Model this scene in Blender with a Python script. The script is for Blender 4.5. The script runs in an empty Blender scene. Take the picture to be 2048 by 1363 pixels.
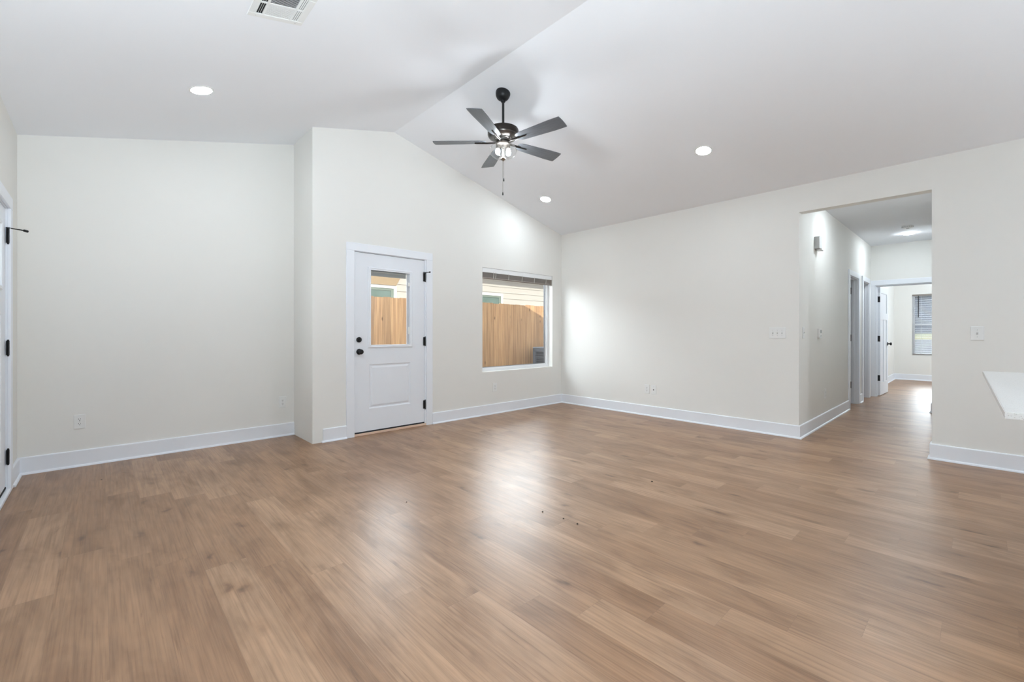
import bpy, bmesh, math, random
from mathutils import Vector, Matrix
from mathutils import noise as mnoise

S = bpy.context.scene
COL = S.collection
PI = math.pi

# ------------------------------------------------------------------ camera
EYE = 1.1548
YAW = math.radians(43.1256)
cam_d = bpy.data.cameras.new('camera')
cam_d.sensor_width = 36.0
cam_d.lens = 15.4095
cam_d.shift_y = -0.00877
cam_d.clip_start = 0.02
cam = bpy.data.objects.new('camera', cam_d)
COL.objects.link(cam)
cam.location = (0, 0, EYE)
cam.rotation_euler = (PI / 2, 0, -YAW)
S.camera = cam

# ------------------------------------------------------------------ view
S.view_settings.view_transform = 'Standard'
S.view_settings.look = 'None'
S.view_settings.exposure = 0.20
S.view_settings.gamma = 1.0
S.view_settings.use_curve_mapping = False
S.cycles.max_bounces = 14
S.cycles.diffuse_bounces = 8
S.cycles.glossy_bounces = 6
S.cycles.transparent_max_bounces = 16
S.cycles.sample_clamp_indirect = 6.0
S.cycles.use_denoising = True

# ------------------------------------------------------------------ sky and sun
wd = bpy.data.worlds.new('sky')
S.world = wd
wd.use_nodes = True
wn = wd.node_tree
bg = wn.nodes['Background']
SKY_LOW, SKY_HIGH = 13.5, 1.1                # bright haze low all round except in the south, calmer sky overhead
w_tc = wn.nodes.new('ShaderNodeTexCoord')
w_sx = wn.nodes.new('ShaderNodeSeparateXYZ')
wn.links.new(w_tc.outputs['Generated'], w_sx.inputs['Vector'])
w_mr = wn.nodes.new('ShaderNodeMapRange')
w_mr.interpolation_type = 'SMOOTHSTEP'
w_mr.inputs['From Min'].default_value = 0.30
w_mr.inputs['From Max'].default_value = 0.78
w_mr.inputs['To Min'].default_value = 1.0
w_mr.inputs['To Max'].default_value = 0.0
w_ms = wn.nodes.new('ShaderNodeMapRange')
w_ms.interpolation_type = 'SMOOTHSTEP'
w_ms.inputs['From Min'].default_value = 0.28
w_ms.inputs['From Max'].default_value = 0.55
w_mu = wn.nodes.new('ShaderNodeMath')
w_mu.operation = 'MULTIPLY'
w_st = wn.nodes.new('ShaderNodeMapRange')
w_st.inputs['To Min'].default_value = SKY_HIGH
w_st.inputs['To Max'].default_value = SKY_LOW
w_ab = wn.nodes.new('ShaderNodeMath')
w_ab.operation = 'ABSOLUTE'
w_ma = wn.nodes.new('ShaderNodeMath')
w_ma.operation = 'MULTIPLY_ADD'
w_my = wn.nodes.new('ShaderNodeMath')
w_my.operation = 'MULTIPLY'
w_my.inputs[1].default_value = 0.8
wn.links.new(w_sx.outputs['X'], w_ab.inputs[0])
wn.links.new(w_sx.outputs['Y'], w_my.inputs[0])
wn.links.new(w_ab.outputs[0], w_ma.inputs[0])
w_ma.inputs[1].default_value = 0.62
wn.links.new(w_my.outputs[0], w_ma.inputs[2])
wn.links.new(w_ma.outputs[0], w_ms.inputs['Value'])
wn.links.new(w_mr.outputs['Result'], w_mu.inputs[0])
wn.links.new(w_ms.outputs['Result'], w_mu.inputs[1])
wn.links.new(w_mu.outputs[0], w_st.inputs['Value'])
wn.links.new(w_sx.outputs['Z'], w_mr.inputs['Value'])
wn.links.new(w_st.outputs['Result'], bg.inputs['Strength'])
bg.inputs['Color'].default_value = (0.86, 0.93, 1.0, 1)
sun_d = bpy.data.lights.new('sun', 'SUN')
sun_d.energy = 4.2
sun_d.angle = math.radians(0.6)
sun_d.color = (1.0, 0.93, 0.82)
sun = bpy.data.objects.new('sun', sun_d)
COL.objects.link(sun)
sun.rotation_euler = Vector((0.0, 1.1, -1.07)).to_track_quat('-Z', 'Y').to_euler()

# ------------------------------------------------------------------ unseen fill lights added behind the camera and in the bedroom, no fixtures
FILL_COL = (0.80, 0.915, 1.0)


def fill_point(name, loc, watts, radius, col=FILL_COL):
    d = bpy.data.lights.new(name, 'POINT')
    d.energy = watts
    d.shadow_soft_size = radius
    d.color = col
    o = bpy.data.objects.new(name, d)
    COL.objects.link(o)
    o.location = loc
    return o


def fill_spot(name, loc, aim, watts, size=150, radius=0.2, col=FILL_COL):
    d = bpy.data.lights.new(name, 'SPOT')
    d.energy = watts
    d.spot_size = math.radians(size)
    d.spot_blend = 1.0
    d.shadow_soft_size = radius
    d.color = col
    o = bpy.data.objects.new(name, d)
    COL.objects.link(o)
    o.location = loc
    o.rotation_euler = Vector(aim).to_track_quat('-Z', 'Y').to_euler()
    return o


fill_point('kitchen_fill', (4.4, -2.8, 1.9), 70, 0.25)  # added point fill from the kitchen end, no fixture there
fill_spot('kitchen_up_fill', (3.2, -1.5, 1.7), (-0.1, 0.6, 0.8), 42)  # added upward fill for ceiling and upper walls
fill_spot('camera_up_fill', (-0.2, -0.3, 1.0), (-0.03, 0.36, 0.93), 590)  # strongest added ceiling fill, bare in the open beside the camera
fill_spot('rear_up_fill', (-0.2, -1.6, 1.3), (-0.1, 0.75, 0.65), 85)  # further unseen upward fill added behind the camera
fill_point('bedroom_fill', (12.4, -0.6, 2.2), 92, 0.2)  # unseen fill added to brighten the bedroom
LED = 138.0
HALL_LED = 190.0
BULB = 240.0

# ------------------------------------------------------------------ room dimensions (metres, camera above the origin)
XL, XR = -0.4955, 5.5173          # left and right wall faces
YW, YA = 4.7048, 5.302            # back wall face, alcove wall face
XJ = 1.7069                       # jog face
YH, YO = 1.3422, 0.2998           # opening in the right wall
YB = -5.2                         # kitchen end wall
SL = 0.25204
XM = (XL + XR) / 2
HW = 2.743
T = 0.12
XE = 10.12                        # end wall of the hall
XF = 14.22                        # far wall of the bedroom
YBED = 1.444
HC = 2.70                         # hall ceiling


def ceil_z(x):
    return HW + SL * ((XR - XL) / 2 - abs(x - XM))


# ------------------------------------------------------------------ materials
def new_mat(name):
    m = bpy.data.materials.new(name)
    m.use_nodes = True
    nt = m.node_tree
    return m, nt, nt.nodes['Principled BSDF']


def N(nt, kind, **kw):
    n = nt.nodes.new(kind)
    for k, v in kw.items():
        if k.startswith('i_'):
            n.inputs[k[2:].replace('_', ' ')].default_value = v
        else:
            setattr(n, k, v)
    return n


def simple(name, col, rough=0.5, metal=0.0, var=0.03, scale=6.0, bump=0.0, bscale=400.0, spec=0.5, stretch=None):
    m, nt, b = new_mat(name)
    b.inputs['Roughness'].default_value = rough
    b.inputs['Metallic'].default_value = metal
    b.inputs['Specular IOR Level'].default_value = spec
    tc = N(nt, 'ShaderNodeTexCoord')
    src = tc.outputs['Object']
    if stretch:
        mp = N(nt, 'ShaderNodeMapping')
        mp.inputs['Scale'].default_value = stretch
        nt.links.new(src, mp.inputs['Vector'])
        src = mp.outputs['Vector']
    nz = N(nt, 'ShaderNodeTexNoise', i_Scale=scale, i_Detail=3.0)
    nt.links.new(src, nz.inputs['Vector'])
    rp = N(nt, 'ShaderNodeValToRGB')
    rp.color_ramp.elements[0].position = 0.25
    rp.color_ramp.elements[1].position = 0.75
    lo = [max(0, c * (1 - var)) for c in col]
    hi = [min(1, c * (1 + var)) for c in col]
    rp.color_ramp.elements[0].color = (*lo, 1)
    rp.color_ramp.elements[1].color = (*hi, 1)
    nt.links.new(nz.outputs['Fac'], rp.inputs['Fac'])
    nt.links.new(rp.outputs['Color'], b.inputs['Base Color'])
    if bump:
        n2 = N(nt, 'ShaderNodeTexNoise', i_Scale=bscale, i_Detail=2.0)
        nt.links.new(tc.outputs['Object'], n2.inputs['Vector'])
        bp = N(nt, 'ShaderNodeBump', i_Strength=bump, i_Distance=0.002)
        nt.links.new(n2.outputs['Fac'], bp.inputs['Height'])
        nt.links.new(bp.outputs['Normal'], b.inputs['Normal'])
    return m


def emitter(name, col, strength):
    m, nt, b = new_mat(name)
    b.inputs['Base Color'].default_value = (*col, 1)
    b.inputs['Emission Color'].default_value = (*col, 1)
    b.inputs['Emission Strength'].default_value = strength
    return m


def clear_glass(name, tint=(1, 1, 1), gloss=1.0, ior=1.45):
    m = bpy.data.materials.new(name)
    m.use_nodes = True
    nt = m.node_tree
    nt.nodes.remove(nt.nodes['Principled BSDF'])
    out = nt.nodes['Material Output']
    tr = N(nt, 'ShaderNodeBsdfTransparent')
    tr.inputs['Color'].default_value = (*tint, 1)
    gl = N(nt, 'ShaderNodeBsdfGlossy', i_Roughness=0.02)
    gl.inputs['Color'].default_value = (gloss, gloss, gloss, 1)
    fr = N(nt, 'ShaderNodeFresnel')
    geo = N(nt, 'ShaderNodeNewGeometry')
    io = N(nt, 'ShaderNodeMapRange')
    io.inputs['To Min'].default_value = ior
    io.inputs['To Max'].default_value = 1.0 / ior      # a ray leaving a thin sheet meets the same angle as one entering it
    nt.links.new(geo.outputs['Backfacing'], io.inputs['Value'])
    nt.links.new(io.outputs['Result'], fr.inputs['IOR'])
    mx = N(nt, 'ShaderNodeMixShader')
    nt.links.new(fr.outputs['Fac'], mx.inputs['Fac'])
    nt.links.new(tr.outputs['BSDF'], mx.inputs[1])
    nt.links.new(gl.outputs['BSDF'], mx.inputs[2])
    nt.links.new(mx.outputs['Shader'], out.inputs['Surface'])
    return m


def floor_mat():
    m, nt, b = new_mat('oak_plank_vinyl')
    L = nt.links.new
    geo = N(nt, 'ShaderNodeNewGeometry')
    att = N(nt, 'ShaderNodeAttribute', attribute_name='plank')
    uv = N(nt, 'ShaderNodeUVMap', uv_map='UVMap')
    sep = N(nt, 'ShaderNodeSeparateColor')
    L(att.outputs['Color'], sep.inputs['Color'])
    # shifted position so that no two planks carry the same figure
    off = N(nt, 'ShaderNodeVectorMath', operation='SCALE')
    L(att.outputs['Color'], off.inputs[0])
    off.inputs['Scale'].default_value = 37.0
    pos = N(nt, 'ShaderNodeVectorMath', operation='ADD')
    L(geo.outputs['Position'], pos.inputs[0])
    L(off.outputs['Vector'], pos.inputs[1])

    def mapped(sx, sy):
        mp = N(nt, 'ShaderNodeMapping')
        mp.inputs['Scale'].default_value = (sx, sy, 1)
        L(pos.outputs['Vector'], mp.inputs['Vector'])
        return mp.outputs['Vector']

    def noise(sx, sy, detail=3.0, rough=0.55, dist=0.0):
        n = N(nt, 'ShaderNodeTexNoise', i_Scale=1.0, i_Detail=detail, i_Roughness=rough, i_Distortion=dist)
        L(mapped(sx, sy), n.inputs['Vector'])
        return n.outputs['Fac']

    def ramp(fac, stops):
        r = N(nt, 'ShaderNodeValToRGB')
        e = r.color_ramp.elements
        while len(e) < len(stops):
            e.new(0.5)
        for k, (p, c) in enumerate(stops):
            e[k].position = p
            e[k].color = (*c, 1) if len(c) == 3 else c
        L(fac, r.inputs['Fac'])
        return r.outputs['Color']

    def mix(kind, fac, a, c):
        x = N(nt, 'ShaderNodeMix', data_type='RGBA', blend_type=kind)
        if isinstance(fac, float):
            x.inputs[0].default_value = fac
        else:
            L(fac, x.inputs[0])
        L(a, x.inputs[6])
        L(c, x.inputs[7])
        return x.outputs[2]

    def g(v):
        return (v, v, v)

    base = ramp(sep.outputs[0], [(0.0, FLOOR_A), (0.5, FLOOR_B), (1.0, FLOOR_C)])
    # broad tonal drift along each plank
    drift = ramp(noise(6.5, 2.2, 3.5, 0.6, 0.5), [(0.30, (0.70, 0.64, 0.56)), (0.5, g(0.99)), (0.72, (1.20, 1.22, 1.25))])
    c = mix('MULTIPLY', 1.0, base, drift)
    # cathedral figure
    wv = N(nt, 'ShaderNodeTexWave', wave_type='BANDS', bands_direction='X', wave_profile='SIN')
    wv.inputs['Scale'].default_value = 5.0
    wv.inputs['Distortion'].default_value = 14.0
    wv.inputs['Detail'].default_value = 2.0
    wv.inputs['Detail Scale'].default_value = 0.8
    L(mapped(1.6, 0.30), wv.inputs['Vector'])
    fig = ramp(wv.outputs['Fac'], [(0.0, g(0.86)), (0.6, g(1.0)), (1.0, g(1.05))])
    c = mix('MULTIPLY', 0.45, c, fig)
    # fine straight grain
    fine = ramp(noise(120.0, 3.0, 3.0), [(0.30, (0.74, 0.70, 0.66)), (0.52, g(1.0)), (0.72, g(1.14))])
    c = mix('MULTIPLY', 0.9, c, fine)
    # knots and mineral streaks
    vo = N(nt, 'ShaderNodeTexVoronoi', voronoi_dimensions='2D', feature='F1', distance='EUCLIDEAN')
    vo.inputs['Scale'].default_value = 1.0
    vo.inputs['Randomness'].default_value = 1.0
    wob = N(nt, 'ShaderNodeTexNoise', i_Scale=9.0, i_Detail=3.0)
    L(pos.outputs['Vector'], wob.inputs['Vector'])
    wa = N(nt, 'ShaderNodeVectorMath', operation='MULTIPLY_ADD')
    L(wob.outputs['Color'], wa.inputs[0])
    wa.inputs[1].default_value = (0.30, 0.30, 0)
    L(mapped(4.2, 1.5), wa.inputs[2])
    L(wa.outputs['Vector'], vo.inputs['Vector'])
    kn = ramp(vo.outputs['Distance'], [(0.0, (0.24, 0.17, 0.12)), (0.035, (0.42, 0.34, 0.27)), (0.09, (0.80, 0.75, 0.69)), (0.20, g(1.0))])
    ks = ramp(noise(1.7, 0.9, 1.0), [(0.42, g(0.0)), (0.60, g(0.9))])
    c = mix('MULTIPLY', ks, c, kn)
    st = ramp(noise(30.0, 2.2, 4.0, 0.65, 0.8), [(0.27, (0.58, 0.50, 0.42)), (0.36, g(1.0))])
    c = mix('MULTIPLY', 0.8, c, st)
    # the thin dark joint between planks
    su = N(nt, 'ShaderNodeSeparateXYZ')
    L(uv.outputs['UV'], su.inputs['Vector'])

    def edge(sock, wdt):
        a = N(nt, 'ShaderNodeMath', operation='LESS_THAN')
        L(sock, a.inputs[0])
        a.inputs[1].default_value = wdt
        return a.outputs[0]

    mx = N(nt, 'ShaderNodeMath', operation='MAXIMUM')
    L(edge(su.outputs['X'], 0.0016), mx.inputs[0])
    L(edge(su.outputs['Y'], 0.0016), mx.inputs[1])
    jc = N(nt, 'ShaderNodeRGB')
    jc.outputs[0].default_value = (0.19, 0.105, 0.06, 1)
    jf = N(nt, 'ShaderNodeMath', operation='MULTIPLY')
    L(mx.outputs[0], jf.inputs[0])
    jf.inputs[1].default_value = 0.5
    c = mix('MIX', jf.outputs[0], c, jc.outputs[0])
    L(c, b.inputs['Base Color'])
    rr = N(nt, 'ShaderNodeMapRange')
    L(noise(60.0, 4.0, 2.0), rr.inputs['Value'])
    rr.inputs['To Min'].default_value = 0.30
    rr.inputs['To Max'].default_value = 0.42
    L(rr.outputs['Result'], b.inputs['Roughness'])
    b.inputs['Specular IOR Level'].default_value = 0.75
    bp = N(nt, 'ShaderNodeBump', i_Strength=0.25, i_Distance=0.0012)
    L(noise(220.0, 5.0, 2.0), bp.inputs['Height'])
    L(bp.outputs['Normal'], b.inputs['Normal'])
    return m


def fence_mat():
    m, nt, b = new_mat('cedar_picket')
    L = nt.links.new
    tc = N(nt, 'ShaderNodeTexCoord')
    oi = N(nt, 'ShaderNodeObjectInfo')
    off = N(nt, 'ShaderNodeVectorMath', operation='MULTIPLY_ADD')
    L(oi.outputs['Random'], off.inputs[0])
    off.inputs[1].default_value = (31, 17, 53)
    L(tc.outputs['Object'], off.inputs[2])
    mp = N(nt, 'ShaderNodeMapping')
    mp.inputs['Scale'].default_value = (38, 38, 1.5)
    L(off.outputs['Vector'], mp.inputs['Vector'])
    nz = N(nt, 'ShaderNodeTexNoise', i_Scale=1.0, i_Detail=4.0)
    L(mp.outputs['Vector'], nz.inputs['Vector'])
    r = N(nt, 'ShaderNodeValToRGB')
    r.color_ramp.elements[0].position = 0.3
    r.color_ramp.elements[0].color = (0.34, 0.175, 0.082, 1)
    r.color_ramp.elements[1].position = 0.7
    r.color_ramp.elements[1].color = (0.61, 0.365, 0.185, 1)
    L(nz.outputs['Fac'], r.inputs['Fac'])
    tone = N(nt, 'ShaderNodeMapRange')
    L(oi.outputs['Random'], tone.inputs['Value'])
    tone.inputs['To Min'].default_value = 0.74
    tone.inputs['To Max'].default_value = 1.12
    mx = N(nt, 'ShaderNodeVectorMath', operation='SCALE')
    L(r.outputs['Color'], mx.inputs[0])
    L(tone.outputs['Result'], mx.inputs['Scale'])
    vo = N(nt, 'ShaderNodeTexVoronoi')
    vo.inputs['Scale'].default_value = 1.0
    mp2 = N(nt, 'ShaderNodeMapping')
    mp2.inputs['Scale'].default_value = (7, 7, 3.2)
    L(off.outputs['Vector'], mp2.inputs['Vector'])
    L(mp2.outputs['Vector'], vo.inputs['Vector'])
    kr = N(nt, 'ShaderNodeValToRGB')
    kr.color_ramp.elements[0].position = 0.05
    kr.color_ramp.elements[0].color = (0.26, 0.20, 0.16, 1)
    kr.color_ramp.elements[1].position = 0.13
    kr.color_ramp.elements[1].color = (1, 1, 1, 1)
    L(vo.outputs['Distance'], kr.inputs['Fac'])
    m2 = N(nt, 'ShaderNodeMix', data_type='RGBA', blend_type='MULTIPLY')
    m2.inputs[0].default_value = 0.9
    L(mx.outputs['Vector'], m2.inputs[6])
    L(kr.outputs['Color'], m2.inputs[7])
    L(m2.outputs[2], b.inputs['Base Color'])
    b.inputs['Roughness'].default_value = 0.75
    return m


def quartz_mat():
    m, nt, b = new_mat('speckled_quartz')
    L = nt.links.new
    tc = N(nt, 'ShaderNodeTexCoord')
    vo = N(nt, 'ShaderNodeTexVoronoi')
    vo.inputs['Scale'].default_value = 150.0
    L(tc.outputs['Object'], vo.inputs['Vector'])
    r = N(nt, 'ShaderNodeValToRGB')
    r.color_ramp.elements[0].position = 0.16
    r.color_ramp.elements[0].color = (0.56, 0.56, 0.54, 1)
    r.color_ramp.elements[1].position = 0.30
    r.color_ramp.elements[1].color = (0.74, 0.74, 0.73, 1)
    L(vo.outputs['Distance'], r.inputs['Fac'])
    L(r.outputs['Color'], b.inputs['Base Color'])
    b.inputs['Roughness'].default_value = 0.3
    return m


def leaf_mat(name, a, c):
    m, nt, b = new_mat(name)
    nz = N(nt, 'ShaderNodeTexNoise', i_Scale=2.5, i_Detail=4.0)
    r = N(nt, 'ShaderNodeValToRGB')
    r.color_ramp.elements[0].position = 0.35
    r.color_ramp.elements[0].color = (*a, 1)
    r.color_ramp.elements[1].position = 0.65
    r.color_ramp.elements[1].color = (*c, 1)
    nt.links.new(nz.outputs['Fac'], r.inputs['Fac'])
    nt.links.new(r.outputs['Color'], b.inputs['Base Color'])
    b.inputs['Roughness'].default_value = 0.8
    return m


FLOOR_A = (0.270, 0.145, 0.073)
FLOOR_B = (0.318, 0.181, 0.098)
FLOOR_C = (0.366, 0.219, 0.126)

M_WALL = simple('cream_wall_paint', (0.80, 0.795, 0.765), 0.75, var=0.008, scale=1.5, bump=0.06, bscale=260, spec=0.25)
M_CEIL = simple('white_ceiling_paint', (0.865, 0.885, 0.92), 0.85, var=0.006, scale=1.5, bump=0.12, bscale=180, spec=0.15)
M_TRIM = simple('white_trim_paint', (0.83, 0.86, 0.91), 0.38, var=0.008, scale=3)
M_DOOR = simple('white_door_paint', (0.81, 0.84, 0.89), 0.42, var=0.01, scale=3)
M_PLAST = simple('white_plastic', (0.80, 0.81, 0.80), 0.35, var=0.01, scale=8)
M_PLASTG = simple('grey_plastic', (0.52, 0.53, 0.53), 0.4, var=0.02, scale=8)
M_BLACK = simple('matt_black_metal', (0.010, 0.010, 0.011), 0.38, var=0.15, scale=20, spec=0.3)
M_DARK = simple('void_shade_and_rubber', (0.015, 0.015, 0.017), 0.8, var=0.1)  # painted shade for openings; plain black on sweep and wand
M_CONNECT = simple('connector_grey', (0.07, 0.07, 0.07), 0.8, var=0.1)  # dark grey of the coaxial connector
M_BRONZE = simple('dark_bronze', (0.032, 0.027, 0.024), 0.33, metal=0.75, var=0.12, scale=12)
M_PEWTER = simple('brushed_pewter', (0.30, 0.275, 0.25), 0.30, metal=0.95, var=0.08, scale=30, stretch=(1, 1, 14))
M_GUN = simple('dark_brushed_metal', (0.15, 0.14, 0.13), 0.28, metal=0.95, var=0.08, scale=30, stretch=(1, 1, 14))
M_BLADE = simple('grey_stained_wood', (0.118, 0.126, 0.140), 0.42, var=0.22, scale=9, stretch=(0.8, 14, 6))
M_WOODSILL = simple('raw_pine_threshold', (0.72, 0.52, 0.40), 0.6, var=0.06, scale=8, stretch=(1, 6, 6))
M_BLIND = simple('taupe_blind_slats', (0.255, 0.225, 0.205), 0.55, var=0.06, scale=12)
M_BLINDW = simple('white_blind_slats', (0.62, 0.63, 0.66), 0.5, var=0.02, scale=12)
M_CORD = simple('pale_cord', (0.62, 0.60, 0.57), 0.7, var=0.05)
M_VINYL = simple('white_vinyl', (0.82, 0.83, 0.84), 0.4, var=0.01)
M_ALU = simple('grey_weatherstrip', (0.13, 0.13, 0.14), 0.5, var=0.08)
M_SIDING = simple('white_lap_siding', (0.50, 0.475, 0.44), 0.6, var=0.02, scale=4, stretch=(1, 8, 8))
M_TAN = simple('tan_painted_board', (0.36, 0.265, 0.165), 0.6, var=0.06, scale=6, stretch=(1, 8, 8))
M_NBGLASS = simple('green_tinted_pane', (0.13, 0.19, 0.17), 0.08, var=0.15, scale=3)
M_ROOF = simple('dark_shingles', (0.10, 0.095, 0.09), 0.9, var=0.3, scale=9)
M_AC = simple('grey_blue_steel', (0.085, 0.093, 0.118), 0.45, var=0.05)
M_ACDARK = simple('dark_fin_grey', (0.028, 0.031, 0.04), 0.6, var=0.1, scale=60)
M_CONC = simple('pale_concrete', (0.42, 0.41, 0.39), 0.9, var=0.1, scale=5)
M_GROUND = simple('dry_yard_soil', (0.30, 0.24, 0.17), 0.95, var=0.25, scale=2.5)
M_ASPH = simple('asphalt', (0.036, 0.038, 0.047), 0.9, var=0.12, scale=3)
M_GRASS = simple('yellow_green_grass', (0.20, 0.19, 0.075), 0.95, var=0.25, scale=0.6)
M_CAB = simple('white_cabinet_paint', (0.78, 0.78, 0.77), 0.45, var=0.01)
M_FARWALL = simple('slate_grey_wall', (0.045, 0.055, 0.075), 0.8, var=0.2, scale=0.7)
M_LEAF = leaf_mat('tree_leaves', (0.03, 0.06, 0.025), (0.16, 0.22, 0.11))
M_BARK = simple('tree_bark', (0.12, 0.09, 0.07), 0.9, var=0.3, scale=10)
M_FENCE = fence_mat()
M_QUARTZ = quartz_mat()
M_FLOOR = floor_mat()
M_PANE = clear_glass('window_glass', (0.97, 0.985, 0.98))
M_BOWL = clear_glass('clear_bowl_glass', (0.96, 0.97, 0.97), ior=1.5)
M_LED = emitter('led_diffuser', (0.85, 0.935, 1.0), LED)
M_LED_HALL = emitter('hall_led_diffuser', (0.85, 0.935, 1.0), HALL_LED)
M_BULB = emitter('lit_bulb', (0.90, 0.95, 1.0), BULB)
M_LCD = simple('lcd_screen', (0.22, 0.24, 0.23), 0.2, var=0.03)
M_CRUMB = simple('dark_crumb', (0.035, 0.022, 0.015), 0.9, var=0.3, scale=200)


# ------------------------------------------------------------------ mesh helpers
class MB:
    def __init__(self):
        self.bm = bmesh.new()

    def box(self, x0, x1, y0, y1, z0, z1, bev=0.0, seg=1, M=None):
        bm = self.bm
        vs = [bm.verts.new((x, y, z)) for x in (x0, x1) for y in (y0, y1) for z in (z0, z1)]
        fs = []
        for q in ((0, 1, 3, 2), (4, 6, 7, 5), (0, 4, 5, 1), (2, 3, 7, 6), (0, 2, 6, 4), (1, 5, 7, 3)):
            fs.append(bm.faces.new([vs[i] for i in q]))
        if bev > 0:
            es = list({e for f in fs for e in f.edges})
            r = bmesh.ops.bevel(bm, geom=es, offset=bev, segments=seg, affect='EDGES', profile=0.6)
            vs = list({v for f in r['faces'] for v in f.verts} | {v for v in vs if v.is_valid})
        if M is not None:
            bmesh.ops.transform(bm, matrix=M, verts=[v for v in vs if v.is_valid])
        return self

    def prism(self, poly, axis, a, b, M=None):
        """poly: 2D points; axis 'x': poly is (y,z); 'y': (x,z); 'z': (x,y)."""
        bm = self.bm

        def P(p, t):
            return {'x': (t, p[0], p[1]), 'y': (p[0], t, p[1]), 'z': (p[0], p[1], t)}[axis]
        A = [bm.verts.new(P(p, a)) for p in poly]
        B = [bm.verts.new(P(p, b)) for p in poly]
        n = len(poly)
        bm.faces.new(A)
        bm.faces.new(B[::-1])
        for i in range(n):
            bm.faces.new((A[i], B[i], B[(i + 1) % n], A[(i + 1) % n]))
        if M is not None:
            bmesh.ops.transform(bm, matrix=M, verts=A + B)
        return self

    def lathe(self, prof, seg=40, M=None, cap=True):
        """prof: (r, z) list, spun round z."""
        bm = self.bm
        rings = []
        allv = []
        for r, z in prof:
            if r < 1e-6:
                ring = [bm.verts.new((0, 0, z))]
            else:
                ring = [bm.verts.new((r * math.cos(2 * PI * k / seg), r * math.sin(2 * PI * k / seg), z)) for k in range(seg)]
            rings.append(ring)
            allv += ring
        for A, B in zip(rings, rings[1:]):
            if len(A) == 1 and len(B) == 1:
                continue
            for k in range(seg):
                k2 = (k + 1) % seg
                if len(A) == 1:
                    bm.faces.new((A[0], B[k2], B[k]))
                elif len(B) == 1:
                    bm.faces.new((A[k], A[k2], B[0]))
                else:
                    bm.faces.new((A[k], A[k2], B[k2], B[k]))
        if cap:
            if len(rings[0]) > 1:
                bm.faces.new(rings[0][::-1])
            if len(rings[-1]) > 1:
                bm.faces.new(rings[-1])
        if M is not None:
            bmesh.ops.transform(bm, matrix=M, verts=allv)
        return self

    def tube(self, pts, r, seg=10):
        bm = self.bm
        pts = [Vector(p) for p in pts]
        rings = []
        for i, p in enumerate(pts):
            d = (pts[min(i + 1, len(pts) - 1)] - pts[max(i - 1, 0)]).normalized()
            up = Vector((0, 0, 1)) if abs(d.z) < 0.9 else Vector((1, 0, 0))
            a = d.cross(up).normalized()
            b = d.cross(a).normalized()
            rr = r[i] if isinstance(r, (list, tuple)) else r
            rings.append([bm.verts.new(p + a * rr * math.cos(2 * PI * k / seg) + b * rr * math.sin(2 * PI * k / seg)) for k in range(seg)])
        for A, B in zip(rings, rings[1:]):
            for k in range(seg):
                bm.faces.new((A[k], A[(k + 1) % seg], B[(k + 1) % seg], B[k]))
        bm.faces.new(rings[0][::-1])
        bm.faces.new(rings[-1])
        return self

    def obj(self, name, mat, parent=None, smooth=False, ang=35, M=None):
        bm = self.bm
        bmesh.ops.recalc_face_normals(bm, faces=bm.faces[:])
        if M is not None:
            bmesh.ops.transform(bm, matrix=M, verts=bm.verts[:])
        me = bpy.data.meshes.new(name)
        bm.to_mesh(me)
        bm.free()
        me.materials.append(mat)
        o = bpy.data.objects.new(name, me)
        COL.objects.link(o)
        if parent:
            o.parent = parent
        if smooth:
            for p in me.polygons:
                p.use_smooth = True
            try:
                me.set_sharp_from_angle(angle=math.radians(ang))
            except Exception:
                pass
        return o


def tag(o, label=None, cat=None, group=None, kind=None):
    if label:
        o['label'] = label
    if cat:
        o['category'] = cat
    if group:
        o['group'] = group
    if kind:
        o['kind'] = kind
    return o


def thing(name, label, cat, loc=(0, 0, 0), group=None, kind=None, M=None):
    o = bpy.data.objects.new(name, None)
    o.empty_display_size = 0.1
    COL.objects.link(o)
    if M is not None:
        o.matrix_world = M
    else:
        o.location = loc
    return tag(o, label, cat, group, kind)


def struct(o, label, cat):
    return tag(o, label, cat, None, 'structure')


def copy_tree(o, parent=None):
    c = o.copy()
    COL.objects.link(c)
    if parent:
        c.parent = parent
    for ch in list(o.children):
        copy_tree(ch, c)
    return c


# ------------------------------------------------------------------ floor: every plank laid in the photographed stair-step bond
PW, PL = 0.1735, 1.222
X0 = 0.020
STEP = 0.2035
joint = {-2: 2.79, -1: 3.20, 0: 2.974, 1: 2.771, 2: 2.57, 3: 2.405, 4: 2.176}


def joint_y(r):
    if r in joint:
        return joint[r]
    if r >= 5:
        return 1.73 - STEP * (r - 5)
    return 2.79 - STEP * (r + 2)


random.seed(7)
fb = bmesh.new()
uvl = fb.loops.layers.uv.new('UVMap')
cl = fb.loops.layers.float_color.new('plank')


def plank(x0, x1, y0, y1, ue, ve, rnd):
    vs = [fb.verts.new(p) for p in ((x0, y0, 0), (x1, y0, 0), (x1, y1, 0), (x0, y1, 0))]
    f = fb.faces.new(vs)
    for lp, (u, v) in zip(f.loops, ((ue, ve), (ue + x1 - x0, ve), (ue + x1 - x0, ve + y1 - y0), (ue, ve + y1 - y0))):
        lp[uvl].uv = (u, v)
        lp[cl] = (*rnd, 1)


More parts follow.
